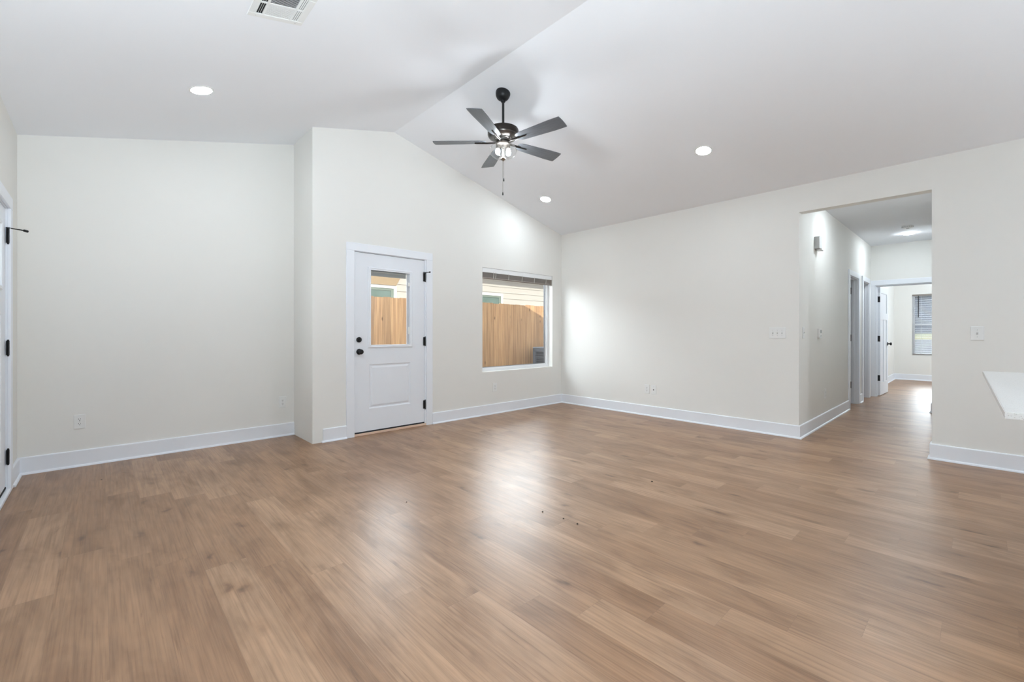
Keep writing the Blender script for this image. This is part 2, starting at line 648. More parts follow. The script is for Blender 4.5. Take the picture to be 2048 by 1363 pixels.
r = math.floor((XL - X0) / PW)
while X0 + r * PW < XF + 0.1:
    xa, xb = X0 + r * PW, X0 + (r + 1) * PW
    xa_c, xb_c = max(xa, XL - 0.02), min(xb, XF + 0.02)
    y_lo = YB if xa < XR else -2.6
    if xa < XJ:
        y_hi = YA + 0.02
    elif xa < XR:
        y_hi = YW + 0.05
    else:
        y_hi = 2.95 if xa < XE else YBED + 0.02
    y = joint_y(r)
    y -= math.ceil((y - y_lo) / PL) * PL
    while y < y_hi:
        a, b_ = max(y, y_lo), min(y + PL, y_hi)
        if b_ > a + 1e-4:
            plank(xa_c, xb_c, a, b_, xa_c - xa, a - y, (random.random(), random.random(), random.random()))
        y += PL
    r += 1
bmesh.ops.recalc_face_normals(fb, faces=fb.faces[:])
for f in fb.faces:
    if f.normal.z < 0:
        f.normal_flip()
# solid slab underneath the planks
for (x0, x1, y0, y1) in ((XL - 0.02, XJ, YB, YA + 0.02), (XJ, XR, YB, YW + 0.05), (XR, XE, -2.6, 2.95), (XE, XF + 0.02, -2.6, YBED + 0.02)):
    q = [fb.verts.new((x, y_, z)) for x in (x0, x1) for y_ in (y0, y1) for z in (-0.10, -0.004)]
    for k in ((0, 1, 3, 2), (4, 6, 7, 5), (0, 4, 5, 1), (2, 3, 7, 6), (0, 2, 6, 4), (1, 5, 7, 3)):
        fb.faces.new([q[i] for i in k])
fme = bpy.data.meshes.new('floor')
fb.to_mesh(fme)
fb.free()
fme.materials.append(M_FLOOR)
floor = bpy.data.objects.new('floor', fme)
COL.objects.link(floor)
struct(floor, 'tan oak plank floor running from the great room into the hall', 'floor')


# ------------------------------------------------------------------ walls
def wall(name, axis, face, depth, a0, a1, z0, top, holes, label, breaks=(), mat=None):
    """Wall along `axis` from a0 to a1, room face at `face`, thickness `depth` (signed, away from the room).
    top: function of the along-coordinate; holes: (a, b, z0, z1)."""
    A = sorted({a0, a1, *breaks, *[h[0] for h in holes], *[h[1] for h in holes]})
    A = [a for a in A if a0 - 1e-6 <= a <= a1 + 1e-6]
    mb = MB()
    for p, q in zip(A, A[1:]):
        mid = (p + q) / 2
        cuts = sorted([(h[2], h[3]) for h in holes if h[0] < mid < h[1]])
        lo = z0
        spans = []
        for c0, c1 in cuts:
            if c0 > lo + 1e-6:
                spans.append((lo, c0, False))
            lo = c1
        spans.append((lo, None, True))
        for s0, s1, last in spans:
            if last:
                poly = [(p, s0), (q, s0), (q, top(q)), (p, top(p))]
            else:
                poly = [(p, s0), (q, s0), (q, s1), (p, s1)]
            mb.prism(poly, 'y' if axis == 'x' else 'x', face, face + depth)
    bmesh.ops.remove_doubles(mb.bm, verts=mb.bm.verts[:], dist=1e-5)
    # drop the doubled inner faces between neighbouring cells
    seen = {}
    for f in mb.bm.faces:
        seen.setdefault(tuple(sorted(round(v.co.x, 4) * 1e8 + round(v.co.y, 4) * 1e4 + round(v.co.z, 4) for v in f.verts)), []).append(f)
    kill = [f for fs in seen.values() if len(fs) > 1 for f in fs]
    if kill:
        bmesh.ops.delete(mb.bm, geom=kill, context='FACES_ONLY')
    return struct(mb.obj(name, mat or M_WALL), label, 'wall')


def gable(x):
    return ceil_z(x) + 0.06


def flat(v):
    return lambda a: v


WIN = (3.846, 5.297, 0.598, 2.052)            # back window opening
DR = (2.010, 2.942, -0.02, 2.060)             # back door rough opening
wall('wall_back', 'x', YW, 0.15, XJ - 0.12, XR + T, -0.1, gable, [WIN, DR], 'tall cream gable wall with the back door and big window', breaks=(XM, XR))
wall('wall_alcove', 'x', YA, 0.15, XL - 0.15, XJ, -0.1, gable, [], 'wide cream alcove wall left of the back door', breaks=(XL,))
wall('wall_jog', 'y', XJ, -0.12, YW + 0.15, YA + 0.15, -0.1, flat(gable(XJ) - 0.03), [], 'narrow cream return wall carrying one light switch')
FD = (3.865, 4.812, -0.02, 2.060)             # front door opening in the left wall
wall('wall_left', 'y', XL, -0.15, YB, YA, -0.1, flat(HW + 0.05), [FD], 'cream left wall around the front door')
wall('wall_right', 'y', XR, T, YB, YW, -0.1, flat(HW + 0.05), [(YO, YH, -0.1, 2.4517)], 'long cream right wall with the hall opening')
wall('wall_kitchen', 'x', YB, -0.15, XL - 0.15, XR + T, -0.1, gable, [], 'cream end wall of the kitchen', breaks=(XM, XL, XR))
D1 = (8.185, 8.878, -0.1, 2.012)
D2 = (9.282, 9.859, -0.1, 2.012)
wall('wall_hall', 'x', YH, T, XR + T, XE, -0.1, flat(HC + 0.08), [D1, D2], 'cream hall wall with two doorways and a thermostat')
D3 = (0.50, 1.286, -0.1, 1.990)
wall('wall_hall_end', 'y', XE, T, -2.6, 1.4622, -0.1, flat(HC + 0.08), [D3], 'cream wall closing the hall around the bedroom doorway')
wall('wall_hall_side', 'x', 0.465, -T, 8.65, XE, -0.1, flat(HC + 0.08), [], 'far right hall wall hidden past the opening')
wall('wall_hall_near', 'x', YO, -T, XR + T, 8.65, -0.1, flat(HC + 0.08), [], 'near right hall wall behind the great room')
wall('wall_bedroom_left', 'x', YBED, T, XE + T, XF + 0.15, -0.1, flat(HC + 0.08), [], 'white bedroom wall behind the open door')
BW = (0.20, 1.118, 0.598, 2.052)
wall('wall_bedroom_far', 'y', XF, 0.15, -2.6, YBED, -0.1, flat(HC + 0.08), [BW], 'white far bedroom wall around the blind')
wall('wall_bedroom_right', 'x', -2.6, -0.15, XE, XF + 0.15, -0.1, flat(HC + 0.08), [], 'bedroom wall out of sight on the right')
wall('wall_bathroom', 'x', 2.9, T, XR + T, XE + T, -0.1, flat(HC + 0.08), [], 'wall at the back of the rooms off the hall')
wall('wall_bathroom_end', 'y', XE, T, 1.4622, 2.9, -0.1, flat(HC + 0.08), [], 'wall closing the rooms off the hall')

# ceilings
cb = MB()


def ceil_slab(x0, x1, y0, y1):
    bm = cb.bm
    q = [bm.verts.new((x, y, ceil_z(x) + dz)) for x in (x0, x1) for y in (y0, y1) for dz in (0, 0.1)]
    for k in ((0, 1, 3, 2), (4, 6, 7, 5), (0, 4, 5, 1), (2, 3, 7, 6), (0, 2, 6, 4), (1, 5, 7, 3)):
        bm.faces.new([q[i] for i in k])


ceil_slab(XL - 0.15, XJ, YB - 0.1, YA + 0.1)
ceil_slab(XJ, XM, YB - 0.1, YW + 0.1)
ceil_slab(XM, XR + T, YB - 0.1, YW + 0.1)
struct(cb.obj('ceiling', M_CEIL), 'white vaulted ceiling rising to a long ridge', 'ceiling')
struct(MB().box(XR + T, XE, YO - T, 3.0, HC, HC + 0.1).obj('ceiling_hall', M_CEIL), 'flat white hall ceiling with one round light', 'ceiling')
struct(MB().box(XE, XF + 0.15, -2.7, YBED + T, HC, HC + 0.1).obj('ceiling_bedroom', M_CEIL), 'flat white bedroom ceiling', 'ceiling')

# roofs (out of sight; they shade the fence as in the photograph)
rf = MB()
RZ, RP = 4.25, 0.417
for (x0, x1, y0_, y1) in ((XL - 0.6, 2.0, YB - 0.5, 5.75), (2.0, XM, YB - 0.5, 5.12), (XM, 6.0, YB - 0.5, 5.12), (6.0, 7.8, 3.4, 5.12)):  # last slab is an added eave, shaped to cast the diagonal fence shadow
    bm = rf.bm
    q = [bm.verts.new((x, y, RZ - RP * abs(x - XM) + dz)) for x in (x0, x1) for y in (y0_, y1) for dz in (0, -0.10)]
    for k in ((0, 1, 3, 2), (4, 6, 7, 5), (0, 4, 5, 1), (2, 3, 7, 6), (0, 2, 6, 4), (1, 5, 7, 3)):
        bm.faces.new([q[i] for i in k])
struct(rf.obj('roof', M_ROOF), 'dark shingled gable roof over the great room with an added shading eave', 'roof')
struct(MB().box(5.64, XF + 0.5, -3.0, 3.2, HC + 0.12, HC + 0.22).obj('roof_bedroom', M_ROOF), 'low dark roof over hall and bedroom', 'roof')

# ------------------------------------------------------------------ baseboards (board + shoe moulding, mitred)
PROF = [(0, 0), (0.030, 0), (0.0295, 0.006), (0.027, 0.0115), (0.0225, 0.0155), (0.015, 0.018), (0.015, 0.133), (0.0125, 0.1375), (0.008, 0.140), (0, 0.140)]


def baseboards(path, names):
    """path walked with the room on the right-hand side."""
    P = [Vector((p[0], p[1])) for p in path]
    nrm = []
    for a, b in zip(P, P[1:]):
        d = (b - a).normalized()
        nrm.append(Vector((d.y, -d.x)))
    mit = []
    for i in range(len(P)):
        if i == 0:
            mit.append(nrm[0])
        elif i == len(P) - 1:
            mit.append(nrm[-1])
        else:
            m_ = (nrm[i - 1] + nrm[i]).normalized()
            mit.append(m_ / m_.dot(nrm[i]))
    for i, (nm, label) in enumerate(names):
        mb = MB()
        A = [mb.bm.verts.new((*(P[i] + mit[i] * o), z + 0.0005)) for o, z in PROF]
        B = [mb.bm.verts.new((*(P[i + 1] + mit[i + 1] * o), z + 0.0005)) for o, z in PROF]
        n = len(PROF)
        mb.bm.faces.new(A)
        mb.bm.faces.new(B[::-1])
        for k in range(n):
            mb.bm.faces.new((A[k], B[k], B[(k + 1) % n], A[(k + 1) % n]))
        struct(mb.obj(nm, M_TRIM, smooth=True, ang=25), label, 'baseboard')


baseboards([(XL, 4.905), (XL, YA), (XJ, YA), (XJ, YW), (1.938, YW)],
           [('baseboard_left', 'short white baseboard beside the front door'), ('baseboard_alcove', 'long white baseboard along the alcove wall'),
            ('baseboard_jog', 'short white baseboard on the return wall'), ('baseboard_back_left', 'stub of white baseboard left of the back door casing')])
baseboards([(3.032, YW), (XR, YW), (XR, YH), (8.105, YH)],
           [('baseboard_back_right', 'white baseboard under the big back window'), ('baseboard_right', 'long white baseboard along the right wall'),
            ('baseboard_hall', 'white baseboard running into the hall')])
baseboards([(8.972, YH), (9.183, YH)], [('baseboard_hall_middle', 'tiny white baseboard between the two hall doorways')])
baseboards([(XR + T, YO), (XR, YO), (XR, YB)],
           [('baseboard_opening', 'white baseboard end wrapping the right side of the opening'), ('baseboard_near_right', 'white baseboard below the kitchen countertop')])
baseboards([(XE, 0.465), (8.65, 0.465), (8.65, YO)],
           [('baseboard_hall_side', 'white baseboard on the far right hall wall'), ('baseboard_hall_return', 'white baseboard end peeping past the opening edge')])
baseboards([(XE + T, YBED), (XF, YBED), (XF, -2.6)],
           [('baseboard_bedroom_left', 'white baseboard behind the open bedroom door'), ('baseboard_bedroom_far', 'white baseboard below the bedroom blind')])


# ------------------------------------------------------------------ door furniture builders (local frame: x along the wall, y into the wall, z up; room at y<0)
def frame(origin, along, into):
    ax, ay = Vector(along), Vector(into)
    M = Matrix.Identity(4)
    M.col[0][:3] = ax
    M.col[1][:3] = ay
    M.col[2][:3] = (0, 0, 1)
    M.col[3][:3] = origin
    return M


def place(o, parent):
    o.parent = parent
    return o


def casing(parent, x0, x1, ztop, w=0.088, t=0.018, z0=0.0, left=True, right=True):
    mb = MB()
    if left:
        mb.box(x0 - w, x0, -t, 0.0, z0, ztop, 0.003)
    if right:
        mb.box(x1, x1 + w, -t, 0.0, z0, ztop, 0.003)
    mb.box(x0 - (w if left else 0), x1 + (w if right else 0), -t, 0.0, ztop, ztop + w, 0.003)
    return mb.obj('casing', M_TRIM, parent)


def jamb(parent, x0, x1, ztop, depth, t=0.016, y0=-0.001, stop=None):
    mb = MB()
    mb.box(x0, x0 + t, y0, depth, 0.0, ztop)
    mb.box(x1 - t, x1, y0, depth, 0.0, ztop)
    mb.box(x0 + t, x1 - t, y0, depth, ztop - t, ztop)
    if stop:
        s0, s1 = stop
        mb.box(x0 + t, x0 + t + 0.011, s0, s1, 0.0, ztop - t)
        mb.box(x1 - t - 0.011, x1 - t, s0, s1, 0.0, ztop - t)
        mb.box(x0 + t + 0.011, x1 - t - 0.011, s0, s1, ztop - t - 0.011, ztop - t)
    return mb.obj('jamb', M_TRIM, parent)


def hinge(parent, x, y, z, h=0.1, stop_arm=0):
    mb = MB()
    mb.lathe([(0.0072, -h / 2), (0.0072, h / 2)], 12, Matrix.Translation((x, y, z)))
    for zz in (-h / 2 - 0.004, h / 2 + 0.004):
        mb.lathe([(0.0, zz - 0.005), (0.005, zz - 0.004), (0.0055, zz), (0.005, zz + 0.004), (0, zz + 0.005)], 12, Matrix.Translation((x, y, z)))
    mb.box(x - 0.024, x + 0.024, y + 0.0055, y + 0.0075, z - h / 2, z + h / 2)
    for k in (-1, 0, 1):
        mb.lathe([(0.0077, k * h * 0.3 - 0.001), (0.0077, k * h * 0.3 + 0.001)], 12, Matrix.Translation((x, y, z)))
    o = mb.obj('hinge', M_BLACK, parent, smooth=True)
    o['label'] = 'matt black hinge'
    if stop_arm:
        a = MB()
        zt = z + h / 2 + 0.006
        L = stop_arm
        a.lathe([(0.011, -0.003), (0.011, 0.003)], 14, Matrix.Translation((x, y, zt)))
        a.tube([(x, y, zt), (x + 0.45 * L, y - 0.055, zt), (x + 0.75 * L, y - 0.075, zt)], 0.0042, 8)
        a.tube([(x + 0.72 * L, y - 0.073, zt), (x + L, y - 0.088, zt)], [0.0085, 0.0095], 12)
        a.tube([(x, y, zt), (x - 0.022, y - 0.012, zt), (x - 0.030, y - 0.006, zt)], [0.004, 0.004, 0.007], 8)
        a.obj('hinge_pin_stop', M_BLACK, o, smooth=True)
    return o


def bead_frame(mb, x0, x1, z0, z1, y_face, w, prof):
    """Moulding ring round a rectangle; prof = (inset 0..w, height out of the face) pairs, from the outside inwards."""
    rings = []
    for i, h in prof:
        rings.append([mb.bm.verts.new(p) for p in ((x0 + i, y_face - h, z0 + i), (x1 - i, y_face - h, z0 + i), (x1 - i, y_face - h, z1 - i), (x0 + i, y_face - h, z1 - i))])
    for A, B in zip(rings, rings[1:]):
        for k in range(4):
            mb.bm.faces.new((A[k], A[(k + 1) % 4], B[(k + 1) % 4], B[k]))
    return rings


def slab_with_holes(x0, x1, z0, z1, y0, y1, holes):
    """Door leaf with rectangular through-holes (x0,x1,z0,z1)."""
    mb = MB()
    xs = sorted({x0, x1, *[h[0] for h in holes], *[h[1] for h in holes]})
    zs = sorted({z0, z1, *[h[2] for h in holes], *[h[3] for h in holes]})
    for a, b in zip(xs, xs[1:]):
        for c, d in zip(zs, zs[1:]):
            mx, mz = (a + b) / 2, (c + d) / 2
            if any(h[0] < mx < h[1] and h[2] < mz < h[3] for h in holes):
                continue
            mb.box(a, b, y0, y1, c, d)
    bmesh.ops.remove_doubles(mb.bm, verts=mb.bm.verts[:], dist=1e-5)
    seen = {}
    for f in mb.bm.faces:
        seen.setdefault(tuple(sorted((round(v.co.x, 4), round(v.co.y, 4), round(v.co.z, 4)) for v in f.verts)), []).append(f)
    kill = [f for fs in seen.values() if len(fs) > 1 for f in fs]
    if kill:
        bmesh.ops.delete(mb.bm, geom=kill, context='FACES_ONLY')
    return mb


def knob_at(parent, x, y, z, name='door_knob', mat=None):
    R = Matrix.Translation((x, y, z)) @ Matrix.Rotation(PI / 2, 4, 'X')
    mb = MB()
    mb.lathe([(0.0, 0.0), (0.033, 0.0), (0.033, 0.005), (0.028, 0.010), (0.014, 0.013), (0.0125, 0.030), (0.019, 0.036), (0.0265, 0.044),
              (0.0285, 0.052), (0.026, 0.060), (0.018, 0.065), (0.0, 0.067)], 28, R)
    o = mb.obj(name, mat or M_BLACK, parent, smooth=True)
    o['label'] = 'matt black round knob'
    return o


# ------------------------------------------------------------------ door_1: the half-glazed back door
d1 = thing('door_1', 'white back door with a half window and black knob', 'door', kind='structure', M=frame((0, YW, 0), (1, 0, 0), (0, 1, 0)))
casing(d1, 2.026, 2.942, 2.048)
jamb(d1, 2.010, 2.942, 2.060, 0.15, y0=-0.0005)
SX0, SX1, SZ0, SZ1 = 2.030, 2.924, 0.042, 2.040
YF = 0.010                                   # leaf face, just inside the wall face
LITE = (2.222, 2.722, 1.006, 1.856)
PAN = (2.206, 2.732, 0.290, 0.790)
leaf = slab_with_holes(SX0, SX1, SZ0, SZ1, YF, YF + 0.044, [LITE, PAN])
bead_frame(leaf, PAN[0], PAN[1], PAN[2], PAN[3], YF, 0.05, [(0, 0), (0.004, -0.003), (0.010, -0.010), (0.022, -0.011), (0.034, -0.004), (0.042, -0.002)])
rg = bead_frame(leaf, PAN[0] + 0.042, PAN[1] - 0.042, PAN[2] + 0.042, PAN[3] - 0.042, YF, 0.05, [(0, -0.002), (0.001, -0.002)])
leaf.bm.faces.new(rg[-1])
leaf.box(PAN[0], PAN[1], YF + 0.030, YF + 0.043, PAN[2], PAN[3])
leaf1 = leaf.obj('door_leaf', M_DOOR, d1)
mb = MB()
bead_frame(mb, 2.190, 2.756, 0.972, 1.892, YF, 0.04, [(0, -0.001), (0.0, 0.004), (0.006, 0.010), (0.016, 0.012), (0.024, 0.008), (0.030, 0.010), (0.036, 0.006), (0.036, -0.02)])
lf = mb.obj('lite_frame', M_DOOR, leaf1)
mb = MB()
mb.box(2.222, 2.722, YF + 0.014, YF + 0.018, 1.006, 1.858)
pane = mb.obj('pane', M_PANE, leaf1)
mb = MB()
mb.box(2.684, 2.7215, YF + 0.006, YF + 0.0135, 1.007, 1.856)
mb.obj('blind_track', simple('pale_grey_track', (0.55, 0.57, 0.60), 0.5), leaf1)
mb = MB()
mb.box(2.228, 2.683, YF + 0.024, YF + 0.040, 1.842, 1.855)
mb.box(2.228, 2.683, YF + 0.022, YF + 0.042, 1.797, 1.800)
for k in range(9):
    z = 1.802 + k * 0.0042
    mb.box(2.228, 2.683, YF + 0.020, YF + 0.042, z, z + 0.0022)
lb = mb.obj('lite_blind', simple('grey_mini_slats', (0.42, 0.42, 0.42), 0.5), leaf1)
lb['label'] = 'raised grey mini blind sealed in the door glass'
for zc, hh in ((1.725, 0.045), (1.172, 0.085)):
    mb = MB()
    mb.box(2.699, 2.723, YF - 0.008, YF + 0.006, zc - hh / 2, zc + hh / 2, 0.003, 2)
    mb.obj('blind_slider', M_PLAST, leaf1)
R = Matrix.Translation((2.086, YF, 1.069)) @ Matrix.Rotation(PI / 2, 4, 'X')
mb = MB()
mb.lathe([(0, 0), (0.030, 0), (0.031, 0.006), (0.029, 0.012), (0.023, 0.014), (0.0, 0.0145)], 28, R)
mb.box(-0.0045, 0.0045, -0.017, 0.017, 0.0, 0.0, 0)
mb.box(2.0815, 2.0905, YF - 0.030, YF - 0.013, 1.052, 1.086, 0.002)
db = mb.obj('deadbolt', M_BLACK, leaf1, smooth=True)
db['label'] = 'matt black deadbolt'
knob_at(leaf1, 2.089, YF, 0.936)
mb = MB().box(2.0262, 2.0300, 0.004, 0.030, 0.91, 0.97)
sp = mb.obj('strike_plate', M_BLACK, d1)
sp['label'] = 'black strike plate'
for k, z in enumerate((1.832, 1.040, 0.258)):
    hinge(d1, 2.929, -0.0075 + 0.004, z, 0.104, stop_arm=0.0 if k else 0.016)
mb = MB()
mb.box(2.030, 2.924, YF - 0.004, YF + 0.040, 0.026, 0.041, 0.002)
sw = mb.obj('door_sweep', M_DARK, leaf1)
sw['label'] = 'black rubber door sweep'
mb = MB()
mb.box(2.026, 2.942, -0.006, 0.12, 0.0005, 0.0255, 0.004, 2)
th = mb.obj('threshold', M_WOODSILL, d1)
th['label'] = 'pale wood threshold strip'
mb = MB()
mb.box(2.0262, 2.0298, 0.020, 0.06, 0.026, 2.044)
mb.box(2.9242, 2.9262, 0.020, 0.06, 0.026, 2.044)
mb.box(2.0262, 2.9262, 0.020, 0.06, 2.0405, 2.0438)
mb.obj('weatherstrip', M_ALU, d1)

# ------------------------------------------------------------------ door_2: the front door at the left edge
# local x runs along the wall towards the camera (-Y world), y goes into the wall (-X world)
d2 = thing('door_2', 'white front door cut by the left edge with black hinges', 'door', kind='structure', M=frame((XL, 4.812, 0), (0, -1, 0), (-1, 0, 0)))
W2 = 0.947
casing(d2, 0.014, W2 - 0.014, 2.048)
jamb(d2, 0.0, W2, 2.060, 0.15, y0=-0.0005)
LX0, LX1 = 0.020, W2 - 0.020
L2 = (0.225, W2 - 0.225, 1.480, 1.897)
P2 = [(0.190, 0.435, 0.26, 1.28), (W2 - 0.435, W2 - 0.190, 0.26, 1.28)]
leaf = slab_with_holes(LX0, LX1, 0.042, 2.040, YF, YF + 0.044, [L2] + P2)
for p in P2:
    rg = bead_frame(leaf, *p, YF, 0.05, [(0, 0), (0.006, -0.004), (0.014, -0.010), (0.024, -0.011)])
    leaf.bm.faces.new(rg[-1])
    leaf.box(p[0], p[1], YF + 0.030, YF + 0.043, p[2], p[3])
leaf2 = leaf.obj('door_leaf', M_DOOR, d2)
mb = MB()
bead_frame(mb, L2[0] - 0.035, L2[1] + 0.035, L2[2] - 0.035, L2[3] + 0.035, YF, 0.04, [(0, -0.001), (0.0, 0.004), (0.006, 0.010), (0.020, 0.011), (0.032, 0.006), (0.036, -0.02)])
mb.obj('lite_frame', M_DOOR, leaf2)
MB().box(L2[0], L2[1], YF + 0.014, YF + 0.018, L2[2], L2[3]).obj('pane', M_PANE, leaf2)
MB().box(LX0, LX1, YF - 0.004, YF + 0.040, 0.026, 0.041, 0.002).obj('door_sweep', M_DARK, leaf2)['label'] = 'black rubber door sweep'
MB().box(0.014, W2 - 0.014, -0.020, 0.12, 0.0005, 0.0255, 0.006, 2).obj('threshold', M_TRIM, d2)
for k, z in enumerate((1.848, 1.040, 0.255)):
    hinge(d2, 0.016, -0.0035, z, 0.104, stop_arm=0.0 if k else -0.070)
knob_at(leaf2, LX1 - 0.065, YF, 0.936)

# ------------------------------------------------------------------ hall doorways
for nm, (a, b_, z0, zt), lab in (('door_3', D1, 'first white cased doorway on the hall wall with black hinges'),
                                 ('door_4', D2, 'second white cased doorway at the end of the hall wall')):
    t = thing(nm, lab, 'doorway', kind='structure', M=frame((0, YH, 0), (1, 0, 0), (0, 1, 0)))
    casing(t, a + 0.004, b_ - 0.004, zt - 0.004, w=0.082)
    jamb(t, a, b_, zt, T, stop=(0.045, 0.075))
    if nm == 'door_3':
        for z in (1.82, 1.06, 0.30):
            mb = MB()
            mb.box(b_ - 0.0185, b_ - 0.0160, 0.082, T - 0.002, z - 0.052, z + 0.052)
            mb.lathe([(0.008, -0.052), (0.008, 0.052)], 12, Matrix.Translation((b_ - 0.022, T - 0.004, z)))
            mb.obj('hinge', M_BLACK, t, smooth=True)['label'] = 'matt black hinge'

# ------------------------------------------------------------------ door_5: bedroom doorway with the door standing open
# local x = -Y world (left to right seen from the hall), y = +X world
d5 = thing('door_5', 'white bedroom door standing open at the end of the hall', 'door', kind='structure', M=frame((XE, 1.286, 0), (0, -1, 0), (1, 0, 0)))
W5 = D3[1] - D3[0]
mb = MB()
mb.box(-0.062, 0.004, -0.018, 0, 0, 1.986, 0.003)
mb.box(W5 - 0.004, W5 + 0.030, -0.018, 0, 0, 1.986, 0.003)
mb.box(-0.062, W5 + 0.030, -0.018, 0, 1.986, 2.074, 0.003)
mb.obj('casing', M_TRIM, d5)
jamb(d5, 0.0, W5, 1.990, T, stop=(0.045, 0.075))
# leaf: hinged at the far edge of the left jamb, swung 90 degrees into the bedroom, nearly parallel to the bedroom's left wall
lo = frame((0.020, T + 0.008, 0), (0.035, 0.9994, 0), (0.9994, -0.035, 0))
LW = 0.755
PN = [(0.115, LW - 0.115, 1.50, 1.86), (0.115, LW / 2 - 0.05, 0.24, 1.38), (LW / 2 + 0.05, LW - 0.115, 0.24, 1.38)]
leaf = slab_with_holes(0.004, LW, 0.012, 1.968, 0.0, 0.035, PN)
for p in PN:
    leaf.box(p[0], p[1], 0.010, 0.025, p[2], p[3])
leaf5 = leaf.obj('door_leaf', M_DOOR, d5)
leaf5.matrix_local = lo
for y_, s in ((0.035, 1), (0.0, -1)):
    mb = MB()
    Rk = Matrix.Translation((LW - 0.065, y_, 0.93)) @ Matrix.Rotation(-s * PI / 2, 4, 'X')
    mb.lathe([(0.0, 0.0), (0.033, 0.0), (0.033, 0.005), (0.026, 0.010), (0.012, 0.013), (0.0115, 0.030), (0.019, 0.036), (0.0265, 0.044),
              (0.0285, 0.052), (0.026, 0.060), (0.018, 0.065), (0.0, 0.067)], 24, Rk)
    mb.obj('door_knob', M_BLACK, leaf5, smooth=True)['label'] = 'matt black round knob'
for z in (1.745, 1.035, 0.325):
    mb = MB()
    mb.lathe([(0.0075, -0.052), (0.0075, 0.052)], 12, Matrix.Translation((0.016, T + 0.004, z)))
    mb.box(0.0160, 0.0185, T - 0.040, T - 0.001, z - 0.052, z + 0.052)
    mb.box(0.0215, 0.0550, T + 0.0080, T + 0.0110, z - 0.052, z + 0.052)
    mb.obj('hinge', M_BLACK, d5, smooth=True)['label'] = 'matt black hinge'

# ------------------------------------------------------------------ window_1: big back window (frame, pane) and its raised blind
w1 = thing('window_1', 'big square back window in a plain drywall recess', 'window', kind='structure', M=frame((0, YW, 0), (1, 0, 0), (0, 1, 0)))
x0, x1, z0, z1 = WIN
mb = MB()
fy0, fy1, fw = 0.085, 0.145, 0.036
mb.box(x0, x0 + fw, fy0, fy1, z0, z1)
mb.box(x1 - fw, x1, fy0, fy1, z0, z1)
mb.box(x0 + fw, x1 - fw, fy0, fy1, z0, z0 + fw)
mb.box(x0 + fw, x1 - fw, fy0, fy1, z1 - fw, z1)
bead = 0.016
mb.box(x1 - fw - bead, x1 - fw, fy0 + 0.02, fy1, z0 + fw, z1 - fw)
mb.box(x0 + fw, x0 + fw + bead, fy0 + 0.02, fy1, z0 + fw, z1 - fw)
mb.box(x0 + fw + bead, x1 - fw - bead, fy0 + 0.02, fy1, z0 + fw, z0 + fw + bead)
mb.box(x0 + fw + bead, x1 - fw - bead, fy0 + 0.02, fy1, z1 - fw - bead, z1 - fw)
mb.obj('window_frame', M_VINYL, w1)
g0 = fw + bead
mb = MB()
for (a, b_, c, d) in ((x0 + g0, x0 + g0 + 0.006, z0 + g0, z1 - g0), (x1 - g0 - 0.006, x1 - g0, z0 + g0, z1 - g0),
                      (x0 + g0 + 0.006, x1 - g0 - 0.006, z0 + g0, z0 + g0 + 0.006), (x0 + g0 + 0.006, x1 - g0 - 0.006, z1 - g0 - 0.006, z1 - g0)):
    mb.box(a, b_, fy0 + 0.030, fy1 - 0.005, c, d)
mb.obj('glazing_gasket', M_ALU, w1)
MB().box(x0 + g0, x1 - g0, 0.124, 0.130, z0 + g0, z1 - g0).obj('pane', M_PANE, w1)

bl = thing('window_blind', 'raised taupe slat blind bunched at the top of the big window', 'blind', M=frame((0, YW, 0), (1, 0, 0), (0, 1, 0)))
bx0, bx1 = x0 + 0.006, x1 - 0.006
mb = MB()
mb.box(bx0, bx1, 0.012, 0.062, 2.010, 2.0515, 0.003)
mb.box(bx0, bx1, 0.005, 0.012, 1.988, 2.0505, 0.003, 2)
hr = mb.obj('valance', M_VINYL, bl)
hr['label'] = 'white valance'
mb = MB()
ns = 17
for k in range(ns):
    z = 1.926 + k * 0.0047
    j = 0.0015 * math.sin(k * 2.3)
    mb.box(bx0 + 0.004 + j, bx1 - 0.004 + j, 0.010 + abs(j), 0.060, z, z + 0.0032)
sl_ = mb.obj('slat_stack', M_BLIND, bl)
mb = MB()
mb.box(bx0 + 0.004, bx1 - 0.004, 0.010, 0.060, 1.905, 1.9245, 0.004, 2)
mb.obj('bottom_rail', M_BLIND, bl)
for px in (4.055, 4.095, 4.345, 4.620, 4.885, 5.150):
    mb = MB()
    mb.tube([(px, 0.008, 2.006), (px + 0.004, 0.006, 1.965), (px - 0.002, 0.008, 1.912)], 0.0042, 6)
    mb.obj('ladder_cord', M_CORD, bl, smooth=True)['label'] = 'pale ladder cord'

# ------------------------------------------------------------------ window_2: bedroom window with lowered mini blind
w2 = thing('window_2', 'bedroom window seen through the hall doorway', 'window', kind='structure', M=frame((XF, 1.118, 0), (0, -1, 0), (1, 0, 0)))
BWW = BW[1] - BW[0]
mb = MB()
mb.box(0, 0.04, 0.085, 0.145, BW[2], BW[3])
mb.box(BWW - 0.04, BWW, 0.085, 0.145, BW[2], BW[3])
mb.box(0.04, BWW - 0.04, 0.085, 0.145, BW[2], BW[2] + 0.04)
mb.box(0.04, BWW - 0.04, 0.085, 0.145, BW[3] - 0.04, BW[3])
mb.box(0.04, BWW - 0.04, 0.100, 0.130, 1.315, 1.350)
mb.obj('window_frame', M_VINYL, w2)
MB().box(0.04, BWW - 0.04, 0.118, 0.122, BW[2] + 0.04, 1.315).obj('pane', M_PANE, w2)
MB().box(0.04, BWW - 0.04, 0.108, 0.112, 1.350, BW[3] - 0.04).obj('pane', M_PANE, w2)
b2 = thing('window_blind', 'lowered white mini blind in the far bedroom window', 'blind', M=frame((XF, 1.118, 0), (0, -1, 0), (1, 0, 0)))
